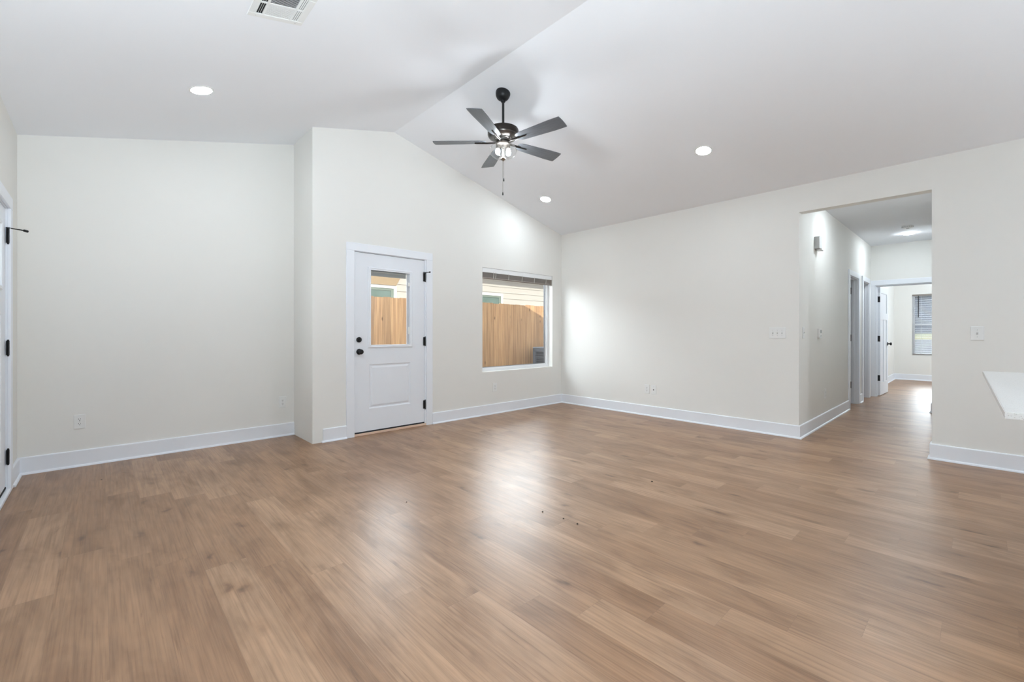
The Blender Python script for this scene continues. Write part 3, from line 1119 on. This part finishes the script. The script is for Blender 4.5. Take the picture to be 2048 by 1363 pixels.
MB().box(0.006, BWW - 0.006, 0.020, 0.060, 2.018, 2.050, 0.003).obj('headrail', M_BLIND, b2)
mb = MB()
nz_ = 55
for k in range(nz_):
    z = 0.655 + k * 0.0248
    mb.prism([(0.028, z - 0.005), (0.053, z + 0.0035), (0.053, z + 0.0050), (0.028, z - 0.0035)], 'x', 0.010, BWW - 0.010)
mb.obj('slats', M_BLINDW, b2)
MB().box(0.010, BWW - 0.010, 0.026, 0.054, 0.612, 0.630, 0.002).obj('bottom_rail', M_BLIND, b2)
for px in (0.16, BWW - 0.16):
    MB().tube([(px, 0.024, 2.02), (px, 0.024, 0.63)], 0.003, 6).obj('ladder_cord', M_BLINDW, b2)
MB().tube([(0.115, 0.014, 2.02), (0.113, 0.010, 1.50)], 0.0075, 8).obj('tilt_wand', M_DARK, b2)['label'] = 'dark tilt wand'


# ------------------------------------------------------------------ wall plates
def plate_frame(face, u, z):
    """face: 'back','alcove','jog','right','hall' -> frame at that wall, local y into the wall."""
    return {'back': lambda: frame((u, YW, z), (1, 0, 0), (0, 1, 0)),
            'alcove': lambda: frame((u, YA, z), (1, 0, 0), (0, 1, 0)),
            'hall': lambda: frame((u, YH, z), (1, 0, 0), (0, 1, 0)),
            'jog': lambda: frame((XJ, u, z), (0, 1, 0), (-1, 0, 0)),
            'right': lambda: frame((XR, u, z), (0, -1, 0), (1, 0, 0))}[face]()


def plate_mesh(w, h):
    mb = MB()
    bm = mb.bm
    rings = []
    for ins, y in ((0, 0), (0, -0.0045), (0.003, -0.0058), (0.005, -0.0062)):
        rings.append([bm.verts.new(p) for p in ((-w / 2 + ins, y, -h / 2 + ins), (w / 2 - ins, y, -h / 2 + ins), (w / 2 - ins, y, h / 2 - ins), (-w / 2 + ins, y, h / 2 - ins))])
    for A, B in zip(rings, rings[1:]):
        for k in range(4):
            bm.faces.new((A[k], A[(k + 1) % 4], B[(k + 1) % 4], B[k]))
    bm.faces.new(rings[-1])
    bm.faces.new(rings[0][::-1])
    return mb


def screw(parent, x, z):
    R = Matrix.Translation((x, -0.0060, z)) @ Matrix.Rotation(PI / 2, 4, 'X')
    return MB().lathe([(0, 0), (0.0034, 0), (0.003, 0.0012), (0, 0.0015)], 10, R).obj('screw', M_PLASTG, parent, smooth=True)


def make_outlet(face, u, z, label, group='duplex wall outlets'):
    t = thing('wall_outlet', label, 'outlet', group=group, M=plate_frame(face, u, z))
    plate_mesh(0.073, 0.122).obj('cover_plate', M_PLAST, t)
    screw(t, 0, 0)
    for s in (1, -1):
        zc = s * 0.0195
        pts = []
        for k in range(24):
            a = 2 * PI * k / 24
            pts.append((max(-0.0165, min(0.0165, 0.0205 * math.cos(a))), zc + max(-0.0142, min(0.0142, 0.0175 * math.sin(a)))))
        rec = MB().prism(pts, 'y', -0.0085, -0.0055).obj('receptacle', M_PLAST, t)
        sm = MB()
        sm.box(-0.0075, -0.0050, -0.0088, -0.0080, zc - 0.001, zc + 0.0085)
        sm.box(0.0050, 0.0072, -0.0088, -0.0080, zc, zc + 0.0085)
        R = Matrix.Translation((0, -0.0080, zc - 0.0075)) @ Matrix.Rotation(PI / 2, 4, 'X')
        sm.lathe([(0, 0), (0.0030, 0), (0.0030, 0.0008), (0, 0.0008)], 12, R)
        sm.obj('slot', M_DARK, rec)
    return t


def make_switch(face, u, z, label, gangs=1, w=None):
    w = w or (0.078 + 0.046 * (gangs - 1))
    t = thing('light_switch', label, 'light switch', M=plate_frame(face, u, z))
    plate_mesh(w, 0.122).obj('cover_plate', M_PLAST, t)
    for g_ in range(gangs):
        x = (g_ - (gangs - 1) / 2) * 0.046
        mb = MB()
        mb.box(x - 0.0058, x + 0.0058, -0.0072, -0.0058, -0.0125, 0.0125)
        mb.obj('toggle_bezel', M_PLASTG, t)
        mb = MB()
        mb.prism([(-0.006, -0.005), (-0.006, 0.006), (-0.017, 0.0115), (-0.018, 0.0065)], 'x', x - 0.0040, x + 0.0040)
        mb.obj('toggle', M_PLAST, t)
        screw(t, x, 0.030)
        screw(t, x, -0.030)
    return t


make_outlet('alcove', -0.137, 0.384, 'white duplex outlet low on the alcove wall near the front door')
make_outlet('alcove', 1.470, 0.376, 'white duplex outlet on the alcove wall beside the return wall')
make_outlet('back', 4.070, 0.372, 'white duplex outlet below the big back window')
make_outlet('right', 3.152, 0.366, 'white duplex outlet left of the cable plate on the right wall')
make_outlet('hall', 6.691, 0.373, 'white outlet low on the hall wall below the thermostat')
cp = thing('cable_plate', 'white cable plate with one round connector on the right wall', 'wall plate', M=plate_frame('right', 3.052, 0.365))
plate_mesh(0.073, 0.122).obj('cover_plate', M_PLAST, cp)
R = Matrix.Translation((0, -0.0060, 0.0)) @ Matrix.Rotation(PI / 2, 4, 'X')
MB().lathe([(0, 0), (0.0075, 0), (0.0075, 0.003), (0.0048, 0.003), (0.0048, 0.010), (0, 0.010)], 16, R).obj('coax_connector', M_CONNECT, cp, smooth=True)['label'] = 'dark coaxial connector'
screw(cp, 0, 0.042)
screw(cp, 0, -0.042)
make_switch('jog', 4.850, 1.147, 'white single light switch on the narrow return wall')
make_switch('right', 1.548, 1.145, 'wide white three gang switch plate left of the hall opening', 3, w=0.166)
make_switch('right', 0.016, 1.143, 'white single switch plate above the countertop', 1, w=0.082)
make_switch('hall', 5.690, 1.145, 'white switch plate just inside the hall corner', 1)

th_ = thing('thermostat', 'small white thermostat with a grey screen on the hall wall', 'thermostat', M=plate_frame('hall', 6.36, 1.140))
MB().box(-0.050, 0.050, -0.026, 0.0, -0.056, 0.056, 0.005, 2).obj('body', M_PLAST, th_)
MB().box(-0.030, 0.030, -0.0275, -0.0255, 0.004, 0.040).obj('screen', M_LCD, th_)['label'] = 'grey display'
for k in (-1, 0, 1):
    MB().box(k * 0.022 - 0.007, k * 0.022 + 0.007, -0.0285, -0.0255, -0.036, -0.026, 0.001).obj('button', M_PLASTG, th_)
ch = thing('door_chime', 'white box chime high on the hall wall with a light nub underneath', 'chime', M=plate_frame('hall', 6.22, 2.205))
mb = MB()
mb.prism([(-0.060, -0.062), (0.060, -0.062), (0.060, 0.072), (0.045, 0.082), (-0.045, 0.082), (-0.060, 0.072)], 'y', -0.052, 0.0)
mb.obj('body', M_PLASTG, ch)
MB().box(-0.005, 0.078, -0.066, -0.006, -0.084, -0.056, 0.010, 3).obj('lens', M_PLAST, ch, smooth=True)['label'] = 'bright white nub'


# ------------------------------------------------------------------ ceiling fittings
def slope_frame(x, y, flat_z=None):
    """Frame on the ceiling: local z points down out of the ceiling, into the room."""
    if flat_z is not None:
        z, ax, nz = flat_z, Vector((1, 0, 0)), Vector((0, 0, -1))
    else:
        z = ceil_z(x)
        s = SL if x < XM else -SL
        ax = Vector((1, 0, s)).normalized()
        nz = Vector((s, 0, -1)).normalized()
    ay = nz.cross(ax)
    M = Matrix.Identity(4)
    M.col[0][:3] = ax
    M.col[1][:3] = ay
    M.col[2][:3] = nz
    M.col[3][:3] = (x, y, z)
    return M


def recessed(x, y, label, fz=None, strength=None):
    t = thing('recessed_light', label, 'ceiling light', group='round recessed ceiling lights', M=slope_frame(x, y, fz))
    MB().lathe([(0.083, 0.0), (0.083, 0.002), (0.079, 0.004), (0.072, 0.0045), (0.0702, 0.004), (0.0702, 0.0)], 40, cap=False).obj('trim_ring', M_PLAST, t, smooth=True)
    d = 0.0078 if fz is None else 0.019            # dome depth added to spill light on the ceiling, deeper in the hall
    MB().lathe([(0.0695, 0.0), (0.0695, 0.42 * d), (0.066, 0.68 * d), (0.054, 0.87 * d), (0.030, 0.97 * d), (0.0, d)], 40).obj('diffuser', M_LED if fz is None else M_LED_HALL, t, smooth=True)['label'] = 'glowing white diffuser'
    return t


recessed(0.560, 4.085, 'glowing round recessed light on the left ceiling slope')
recessed(4.482, 1.928, 'glowing recessed light on the right slope nearer the hall')
recessed(4.502, 4.126, 'small glowing recessed light on the right slope near the back wall')
recessed(0.560, 1.930, 'recessed light on the left slope just above the picture')
recessed(9.215, 0.764, 'glowing round light in the hall ceiling', HC)
recessed(6.45, 0.82, 'hall ceiling light hidden behind the opening header', HC)

sd = thing('smoke_detector', 'white round smoke detector on the hall ceiling', 'smoke detector', M=slope_frame(8.575, 0.72, HC))
MB().lathe([(0, 0), (0.068, 0), (0.068, 0.010), (0.064, 0.012), (0.062, 0.026), (0.050, 0.034), (0, 0.036)], 36).obj('body', M_PLAST, sd, smooth=True)
MB().lathe([(0.0, 0.034), (0.020, 0.036), (0.020, 0.041), (0.0, 0.042)], 20).obj('test_button', M_PLASTG, sd, smooth=True)
mb = MB()
for k in range(16):
    a = 2 * PI * k / 16
    mb.box(0.060, 0.0665, -0.006, 0.006, 0.014, 0.022, 0, 1, Matrix.Rotation(a, 4, 'Z'))
mb.obj('vent_slots', M_PLASTG, sd)

# air register at the top edge of the picture (local x along the slope, local y = -world y)
vx, vy = 0.7735, 2.792
av = thing('air_vent', 'white square ceiling air register at the top edge', 'air vent', M=slope_frame(vx, vy))
k_ = 1 / math.sqrt(1 + SL * SL)
mb = MB()


def vbox(xa, xb, ya, yb, za, zb, bev=0.0):
    mb.box(xa, xb, ya, yb, za, zb, bev)


O = 0.156
I = 0.117
vbox(-O, O, -O, -I, 0, 0.006, 0.002)
vbox(-O, O, I, O, 0, 0.006, 0.002)
vbox(-O, -I, -I, I, 0, 0.006, 0.002)
vbox(I, O, -I, I, 0, 0.006, 0.002)
for s in (-1, 1):
    vbox(s * 0.077 - 0.006, s * 0.077 + 0.006, -I, I, 0, 0.0055)
vbox(-I, I, -0.006, 0.006, 0.0, 0.0055)
mb.obj('face_frame', M_PLAST, av)
MB().box(-I, I, -I, I, 0.0002, 0.0008).obj('duct', M_DARK, av)['label'] = 'dark sheet painted as the shade in the duct'
for s in (-1, 1):
    for k in range(11):
        mb = MB()
        y = s * (0.011 + k * 0.0098)
        tilt = Matrix.Translation((0, y, 0.0035)) @ Matrix.Rotation(math.radians(9 if s < 0 else 36), 4, 'X')
        mb.box(-0.071, 0.071, -0.0048, 0.0048, -0.0005, 0.0005, 0, 1, tilt)
        mb.obj('louvre', M_PLAST, av)
for s in (-1, 1):
    for k in range(4):
        mb = MB()
        x = s * (0.0845 + k * 0.0105)
        tilt = Matrix.Translation((x, 0, 0.0035)) @ Matrix.Rotation(math.radians(64 if s < 0 else -32), 4, 'Y')
        mb.box(-0.0032, 0.0032, -I, I, -0.0005, 0.0005, 0, 1, tilt)
        mb.obj('louvre', M_PLAST, av)
for (sx, sy) in ((-1, -1), (1, -1), (1, 1), (-1, 1)):
    MB().lathe([(0, 0.0055), (0.004, 0.0058), (0.003, 0.0075), (0, 0.008)], 10, Matrix.Translation((sx * 0.112, sy * 0.1365, 0))).obj('screw', M_PLASTG, av, smooth=True)

# ------------------------------------------------------------------ ceiling fan
FX, FY = 2.790, 3.102
fan = thing('ceiling_fan', 'dark bronze ceiling fan with five grey blades and a lit glass bowl', 'ceiling fan', loc=(FX, FY, 0))
cz = ceil_z(FX)
Mc = slope_frame(FX, FY)
Mc.translation = Vector((0, 0, cz))
mb = MB()
mb.lathe([(0.0, -0.002), (0.0690, -0.002), (0.0705, 0.006), (0.0695, 0.018), (0.064, 0.040), (0.052, 0.060), (0.036, 0.072), (0.018, 0.077), (0.0, 0.077)], 40, Mc)
mb.obj('canopy', M_BLACK, fan, smooth=True)
mb = MB()
mb.lathe([(0.0, 0.019), (0.019, 0.016), (0.024, 0.0), (0.019, -0.016), (0.0125, -0.02), (0.0112, -0.022), (0.0112, -(cz - 0.075) + 3.095), (0.020, -(cz - 0.075) + 3.093), (0.020, -(cz - 0.075) + 3.070), (0, -(cz - 0.075) + 3.070)], 24,
         Matrix.Translation((0, 0, cz - 0.075)))
mb.obj('downrod', M_BLACK, fan, smooth=True)
mb = MB()
mb.lathe([(0.0, 3.086), (0.060, 3.086), (0.128, 3.083), (0.143, 3.078), (0.147, 3.068), (0.147, 3.026), (0.1455, 3.020)], 56)
mb.obj('motor_housing', M_BRONZE, fan, smooth=True)
mb = MB()
mb.lathe([(0.1455, 3.0205), (0.143, 3.014), (0.134, 3.003), (0.118, 2.994), (0.098, 2.986), (0.090, 2.985), (0.088, 2.978), (0.074, 2.974), (0.072, 2.964), (0.058, 2.960), (0.0, 2.960)], 56)
hb = mb.obj('motor_bowl', M_GUN, fan, smooth=True)
hb['label'] = 'brushed pewter underside of the motor'
mb = MB()
mb.lathe([(0.0, 2.968), (0.050, 2.966), (0.052, 2.952), (0.066, 2.948), (0.068, 2.938), (0.060, 2.932), (0.0, 2.932)], 44)
mb.lathe([(0.010, 2.935), (0.010, 2.815), (0.0, 2.812)], 16)
fit = mb.obj('light_fitter', M_PEWTER, fan, smooth=True)
PITCH = math.radians(-12)


def blade_mesh():
    bm = bmesh.new()
    n = 18
    up, lo_ = [], []
    sec = []
    for i in range(n + 1):
        s = i / n
        x = 0.165 + s * (0.665 - 0.165)
        if s < 0.10:
            w = 0.098 + 0.10 * s * 1.2 - 0.028 * (1 - s / 0.10) ** 2
        else:
            w = 0.110 + 0.034 * min(1, (s - 0.1) / 0.65)
        if s > 0.93:
            w -= 0.003 * ((s - 0.93) / 0.07) ** 2
        sec.append((x, w / 2))
    ys = (-1, -0.6, -0.2, 0.2, 0.6, 1)
    top, bot = [], []
    for i, (x, h) in enumerate(sec):
        rt, rb = [], []
        for q in ys:
            xx = x
            if i == n:
                xx = x - 0.005 * q * q
            rt.append(bm.verts.new((xx, q * h, 0.003)))
            rb.append(bm.verts.new((xx, q * h, -0.003)))
        top.append(rt)
        bot.append(rb)
    m_ = len(ys)
    for i in range(n):
        for j in range(m_ - 1):
            bm.faces.new((top[i][j], top[i + 1][j], top[i + 1][j + 1], top[i][j + 1]))
            bm.faces.new((bot[i][j], bot[i][j + 1], bot[i + 1][j + 1], bot[i + 1][j]))
        bm.faces.new((top[i][0], bot[i][0], bot[i + 1][0], top[i + 1][0]))
        bm.faces.new((top[i][-1], top[i + 1][-1], bot[i + 1][-1], bot[i][-1]))
    for j in range(m_ - 1):
        bm.faces.new((top[0][j], top[0][j + 1], bot[0][j + 1], bot[0][j]))
        bm.faces.new((top[n][j], bot[n][j], bot[n][j + 1], top[n][j + 1]))
    return bm


for th0 in (-153, -81, -9, 63, 135):
    mb = MB()
    mb.bm.free()
    mb.bm = blade_mesh()
    bl_ = mb.obj('blade', M_BLADE, fan)
    bl_.matrix_local = Matrix.Translation((0, 0, 2.962)) @ Matrix.Rotation(math.radians(th0), 4, 'Z') @ Matrix.Rotation(PITCH, 4, 'X')
    mb = MB()
    mb.box(0.070, 0.200, -0.012, 0.012, -0.0075, -0.0035, 0.0015)
    mb.tube([(0.068, 0, -0.010), (0.150, 0, -0.0115), (0.262, 0, -0.009), (0.272, 0, -0.007)], [0.0062, 0.0062, 0.0062, 0.005], 10)
    mb.prism([(0.175, -0.018), (0.215, -0.030), (0.245, -0.018), (0.268, -0.008), (0.268, 0.008), (0.245, 0.018), (0.215, 0.030), (0.175, 0.018)], 'z', 0.0031, 0.0060)
    mb.obj('blade_arm', M_BRONZE, bl_, smooth=True)['label'] = 'dark bronze blade arm'
mb = MB()
bowl = [(0.058, 2.944), (0.060, 2.936), (0.076, 2.930), (0.100, 2.921), (0.120, 2.906), (0.131, 2.888), (0.132, 2.872), (0.124, 2.850), (0.106, 2.830), (0.080, 2.814), (0.050, 2.804), (0.020, 2.801), (0.011, 2.801)]
mb.lathe(bowl, 56, cap=False)
gb = mb.obj('glass_bowl', M_BOWL, fan, smooth=True, ang=60)
gb['label'] = 'clear glass bowl'
fin = MB()
fin.lathe([(0.0, 2.813), (0.012, 2.812), (0.026, 2.804), (0.028, 2.799), (0.024, 2.793), (0.012, 2.788), (0.006, 2.780), (0.0, 2.778)], 28)
fin.obj('finial', M_PEWTER, fan, smooth=True)
dr = Vector((math.cos(YAW), -math.sin(YAW), 0))
for s, z in ((-1, 2.876), (1, 2.866)):
    c = dr * (0.050 * s)
    sk = MB()
    sk.lathe([(0.0, 2.935), (0.016, 2.935), (0.017, 2.905), (0.015, 2.897), (0.0, 2.897)], 20, Matrix.Translation(c))
    so = sk.obj('bulb_socket', M_PEWTER, fan, smooth=True)
    bb = MB()
    bb.lathe([(0.0, z - 0.034), (0.012, z - 0.031), (0.019, z - 0.024), (0.0225, z - 0.010), (0.0215, z + 0.002), (0.017, z + 0.016), (0.013, 2.897), (0.0, 2.897)], 24, Matrix.Translation(c))
    bo = bb.obj('bulb', M_BULB, fan, smooth=True)
    bo['label'] = 'glowing bulb'
for (ox, oy, ze, ztop) in ((0.004, -0.004, 2.600, 2.785), (-0.002, 0.002, 2.468, 2.780)):
    mb = MB()
    mb.tube([(ox, oy, ztop), (ox, oy, ze + 0.016)], 0.0014, 6)
    n = int((ztop - ze) / 0.012)
    for k in range(n):
        zz = ztop - 0.006 - k * 0.012
        if zz > ze + 0.02:
            mb.lathe([(0, zz - 0.0022), (0.0022, zz), (0, zz + 0.0022)], 6, Matrix.Translation((ox, oy, 0)))
    pc = mb.obj('pull_chain', M_PEWTER, fan)
    mb = MB()
    mb.lathe([(0.0, ze + 0.020), (0.003, ze + 0.018), (0.0058, ze + 0.004), (0.0065, ze - 0.008), (0.004, ze - 0.013), (0, ze - 0.014)], 14, Matrix.Translation((ox, oy, 0)))
    mb.obj('chain_pull', M_BLACK, pc, smooth=True)['label'] = 'small black bell pull'

# ------------------------------------------------------------------ kitchen island at the right edge
isl = thing('kitchen_island', 'speckled pale quartz countertop of the island at the right edge', 'kitchen island', loc=(0, 0, 0))
CT = [(2.022, -0.052), (4.038, -0.011), (4.062, -1.011), (2.042, -1.052)]
mb = MB()
mb.prism(CT, 'z', 0.888, 0.910)
bmesh.ops.bevel(mb.bm, geom=[e for e in mb.bm.edges], offset=0.002, segments=2, affect='EDGES')
mb.obj('countertop', M_QUARTZ, isl)
cbm = MB()
cbm.box(2.10, 3.98, -1.0, -0.36, 0.09, 0.888)
cbm.box(2.14, 3.94, -0.97, -0.40, 0.0, 0.09)
cbm.obj('cabinet_base', M_CAB, isl)

# ------------------------------------------------------------------ crumbs on the floor
for (x, y, r_, lab) in ((2.068, 1.921, 0.005, 'dark crumb left of two others in the floor centre'),
                        (2.085, 1.761, 0.0045, 'dark crumb in the middle of the three floor crumbs'),
                        (2.087, 1.653, 0.0055, 'dark spiky crumb right of the other floor crumbs'),
                        (3.099, 1.729, 0.007, 'dark crumb alone on the floor toward the right wall'),
                        (1.510, 2.659, 0.0045, 'tiny dark crumb alone in the bright window reflection')):
    bm = bmesh.new()
    bmesh.ops.create_icosphere(bm, subdivisions=2, radius=r_)
    for v in bm.verts:
        v.co *= 1.0 + 0.5 * mnoise.noise(v.co * 300 + Vector((x * 10, y * 10, 0)))
        v.co.z *= 0.55
    mz = min(v.co.z for v in bm.verts)
    for v in bm.verts:
        v.co.z -= mz
    mb = MB()
    mb.bm.free()
    mb.bm = bm
    c = mb.obj('floor_crumb', M_CRUMB)
    c.location = (x, y, 0.0003)
    tag(c, lab, 'crumb', 'dark crumbs on the floor')

# ------------------------------------------------------------------ outside: side yard, fence, neighbour
struct(MB().box(-25, 14.6, -25, 40, -0.5, -0.16).obj('ground', M_GROUND), 'bare soil of the side yard', 'ground')
FYP = 6.2
fence = thing('wood_fence', 'raw cedar privacy fence of dog-eared pickets outside the back window', 'fence', loc=(0, FYP, 0))
random.seed(3)
x = 1.60
first = None
while x < 10.2:
    w_ = 0.1365 + random.uniform(-0.002, 0.002)
    h_ = 1.690 + random.uniform(-0.006, 0.006)
    e = 0.013
    mb = MB()
    mb.prism([(-w_ / 2, -0.15), (w_ / 2, -0.15), (w_ / 2, h_ - e), (w_ / 2 - e, h_), (-w_ / 2 + e, h_), (-w_ / 2, h_ - e)], 'y', 0.0, 0.017)
    p = mb.obj('picket', M_FENCE, fence)
    p.location = (x + w_ / 2, 0, 0)
    x += w_ + 0.0016
for z in (0.25, 0.85, 1.45):
    MB().box(1.6, 10.2, 0.018, 0.056, z - 0.045, z + 0.045).obj('rail', M_FENCE, fence)
for px in (1.7, 4.1, 6.5, 8.9):
    MB().box(px - 0.045, px + 0.045, 0.057, 0.147, -0.3, 1.60).obj('post', M_FENCE, fence)

nb = thing('neighboring_house', 'white lap sided house beyond the fence', 'house', loc=(0, 9.5, -0.16))
nb.location = (0, 9.5, 0)
mb = MB()
lines = [2.625, 2.451, 2.285, 2.133]
ex = 0.1655
zt = 2.625 + ex
holes = [(3.7, 5.045, 0.9, 2.18), (7.1, 8.441, 0.9, 2.192)]
bmx = mb
z = zt
rows = 0
while z > -0.2:
    zb = z - ex
    segs = [(0.0, 18.0)]
    for h in holes:
        if h[2] < (z + zb) / 2 < h[3] + 0.02:
            ns_ = []
            for a, b_ in segs:
                if h[0] > a and h[1] < b_:
                    ns_ += [(a, h[0]), (h[1], b_)]
                else:
                    ns_.append((a, b_))
            segs = ns_
    for a, b_ in segs:
        mb.prism([(0.0, z), (-0.004, z), (-0.016, zb), (0.0, zb)], 'x', a, b_)
    z = zb
mb.box(0.0, 18.0, 0.001, 0.12, -0.3, zt)
mb.obj('lap_siding', M_SIDING, nb)
for h in holes:
    f_ = MB()
    for (a, b_, c, d) in ((h[0] - 0.07, h[0], h[2], h[3] + 0.07), (h[1], h[1] + 0.07, h[2], h[3] + 0.07), (h[0], h[1], h[3], h[3] + 0.07), (h[0], h[1], h[2] - 0.07, h[2])):
        f_.box(a, b_, -0.035, -0.001, c, d)
    fo = f_.obj('window_trim', M_VINYL, nb)
    f_ = MB()
    f_.box(h[1] - 0.075, h[1], -0.022, -0.012, h[2], h[3])
    f_.box(h[0], h[0] + 0.075, -0.022, -0.012, h[2], h[3])
    f_.box(h[0] + 0.075, h[1] - 0.075, -0.022, -0.012, h[3] - 0.05, h[3])
    f_.obj('sash', simple('green_grey_sash', (0.20, 0.25, 0.215), 0.5), fo)
    MB().box(h[0], h[1], -0.012, -0.004, h[2], h[3]).obj('pane', M_NBGLASS, fo)
mb = MB()
mb.prism([(3.2, 2.252), (5.093, 2.252), (5.245, 2.505), (5.40, 2.76), (3.2, 2.76)], 'y', -0.055, -0.018)
mb.obj('gable_panel', M_TAN, nb)['label'] = 'tan boarded panel above the window'
mb = MB()
mb.prism([(-0.30, zt), (5.0, zt + 0.55), (5.0, zt + 0.70), (-0.30, zt + 0.10)], 'x', -0.4, 18.4)
mb.obj('roof', M_ROOF, nb)

# condenser
ac = thing('air_conditioner', 'dark grey outdoor condenser unit standing by the fence', 'air conditioner', loc=(6.12, 5.25, -0.16))
s_ = 0.70
MB().box(-0.06, s_ + 0.06, -0.04, s_ + 0.0, 0.0, 0.07, 0.006).obj('pad', M_CONC, ac)
mb = MB()
for (a, b_) in ((0, 0), (s_ - 0.075, 0), (0, s_ - 0.075), (s_ - 0.075, s_ - 0.075)):
    mb.box(a, a + 0.075, b_, b_ + 0.075, 0.07, 1.0, 0.008)
for z in (0.09, 0.335, 0.585, 0.835):
    mb.box(0.02, s_ - 0.02, 0.004, 0.03, z - 0.012, z + 0.012)
    mb.box(0.004, 0.03, 0.02, s_ - 0.02, z - 0.012, z + 0.012)
    mb.box(s_ - 0.03, s_ - 0.004, 0.02, s_ - 0.02, z - 0.012, z + 0.012)
mb.box(0.0, s_, 0.0, s_, 0.93, 1.0, 0.01)
mb.obj('cabinet', M_AC, ac)
MB().box(0.03, s_ - 0.03, 0.03, s_ - 0.03, 0.075, 0.93).obj('coil', M_ACDARK, ac)
mb = MB()
for k in range(20):
    z = 0.12 + k * 0.04
    mb.box(0.05, s_ - 0.05, 0.012, 0.028, z, z + 0.006)
    mb.box(0.012, 0.028, 0.05, s_ - 0.05, z, z + 0.006)
mb.obj('grille', M_AC, ac)
mb = MB()
mb.box(0.0, s_, 0.0, s_, 1.0, 1.025, 0.008)
mb.obj('top_cover', simple('pale_grey_cover', (0.25, 0.26, 0.30), 0.5), ac)

# ------------------------------------------------------------------ outside the bedroom window: street, verge, dark building and trees
struct(MB().prism([(14.6, -0.6), (80, -0.6), (80, 0.6), (42, 0.62), (17, -0.30), (14.6, -0.30)], 'y', -40, 40).obj('street', M_ASPH), 'grey asphalt street beyond the bedroom window', 'street')
mb = MB()
mb.prism([(42, 0.5), (42.2, 0.68), (46, 0.98), (60, 1.05), (60, 0.5)], 'y', -30, 30)
struct(mb.obj('verge', M_GRASS), 'yellow grass verge across the street', 'ground')
fb_ = thing('far_building', 'slate grey building across the street behind the blind', 'building', loc=(52, 0, 1.0))
MB().box(0, 4, -20, 20, 0, 3.3).obj('wall', M_FARWALL, fb_)
MB().prism([(-0.5, 3.3), (4.5, 3.3), (2.0, 4.6)], 'y', -20.5, 20.5).obj('roof', M_ROOF, fb_)
for k in range(8):
    MB().box(-0.05, 0.0, -17 + k * 4.6, -15.6 + k * 4.6, 0.9, 2.3).obj('window', M_NBGLASS, fb_)


def tree(x, y, z0, h, rad, seed, label):
    random.seed(seed)
    t = thing('street_tree', label, 'tree', loc=(x, y, z0), group='trees across the street')
    MB().tube([(0, 0, 0), (0.1, 0.05, h * 0.35), (0.0, 0.1, h * 0.6)], [0.24, 0.18, 0.10], 10).obj('trunk', M_BARK, t, smooth=True)
    mb = MB()
    for _ in range(700):
        a, b_ = random.uniform(0, 2 * PI), random.uniform(-1, 1)
        rr = rad * random.uniform(0.5, 1.0)
        cx, cy, cz_ = rr * math.sqrt(1 - b_ * b_) * math.cos(a), rr * math.sqrt(1 - b_ * b_) * math.sin(a), h * 0.68 + rr * 0.8 * b_
        s = random.uniform(0.25, 0.5)
        R_ = Matrix.Translation((cx, cy, cz_)) @ Matrix.Rotation(random.uniform(0, PI), 4, 'X') @ Matrix.Rotation(random.uniform(0, PI), 4, 'Z')
        vs = [mb.bm.verts.new(R_ @ Vector(p)) for p in ((-s, 0, 0), (0, -s * 0.5, 0.05), (s, 0, 0), (0, s * 0.5, 0.05))]
        mb.bm.faces.new(vs)
    mb.obj('crown', M_LEAF, t)


tree(44, 5.2, 1.0, 8.0, 3.4, 1, 'green tree across the street behind the bedroom blind, left one')
tree(47, -2.6, 1.0, 9.0, 3.6, 2, 'green tree across the street at the right side of the blind')
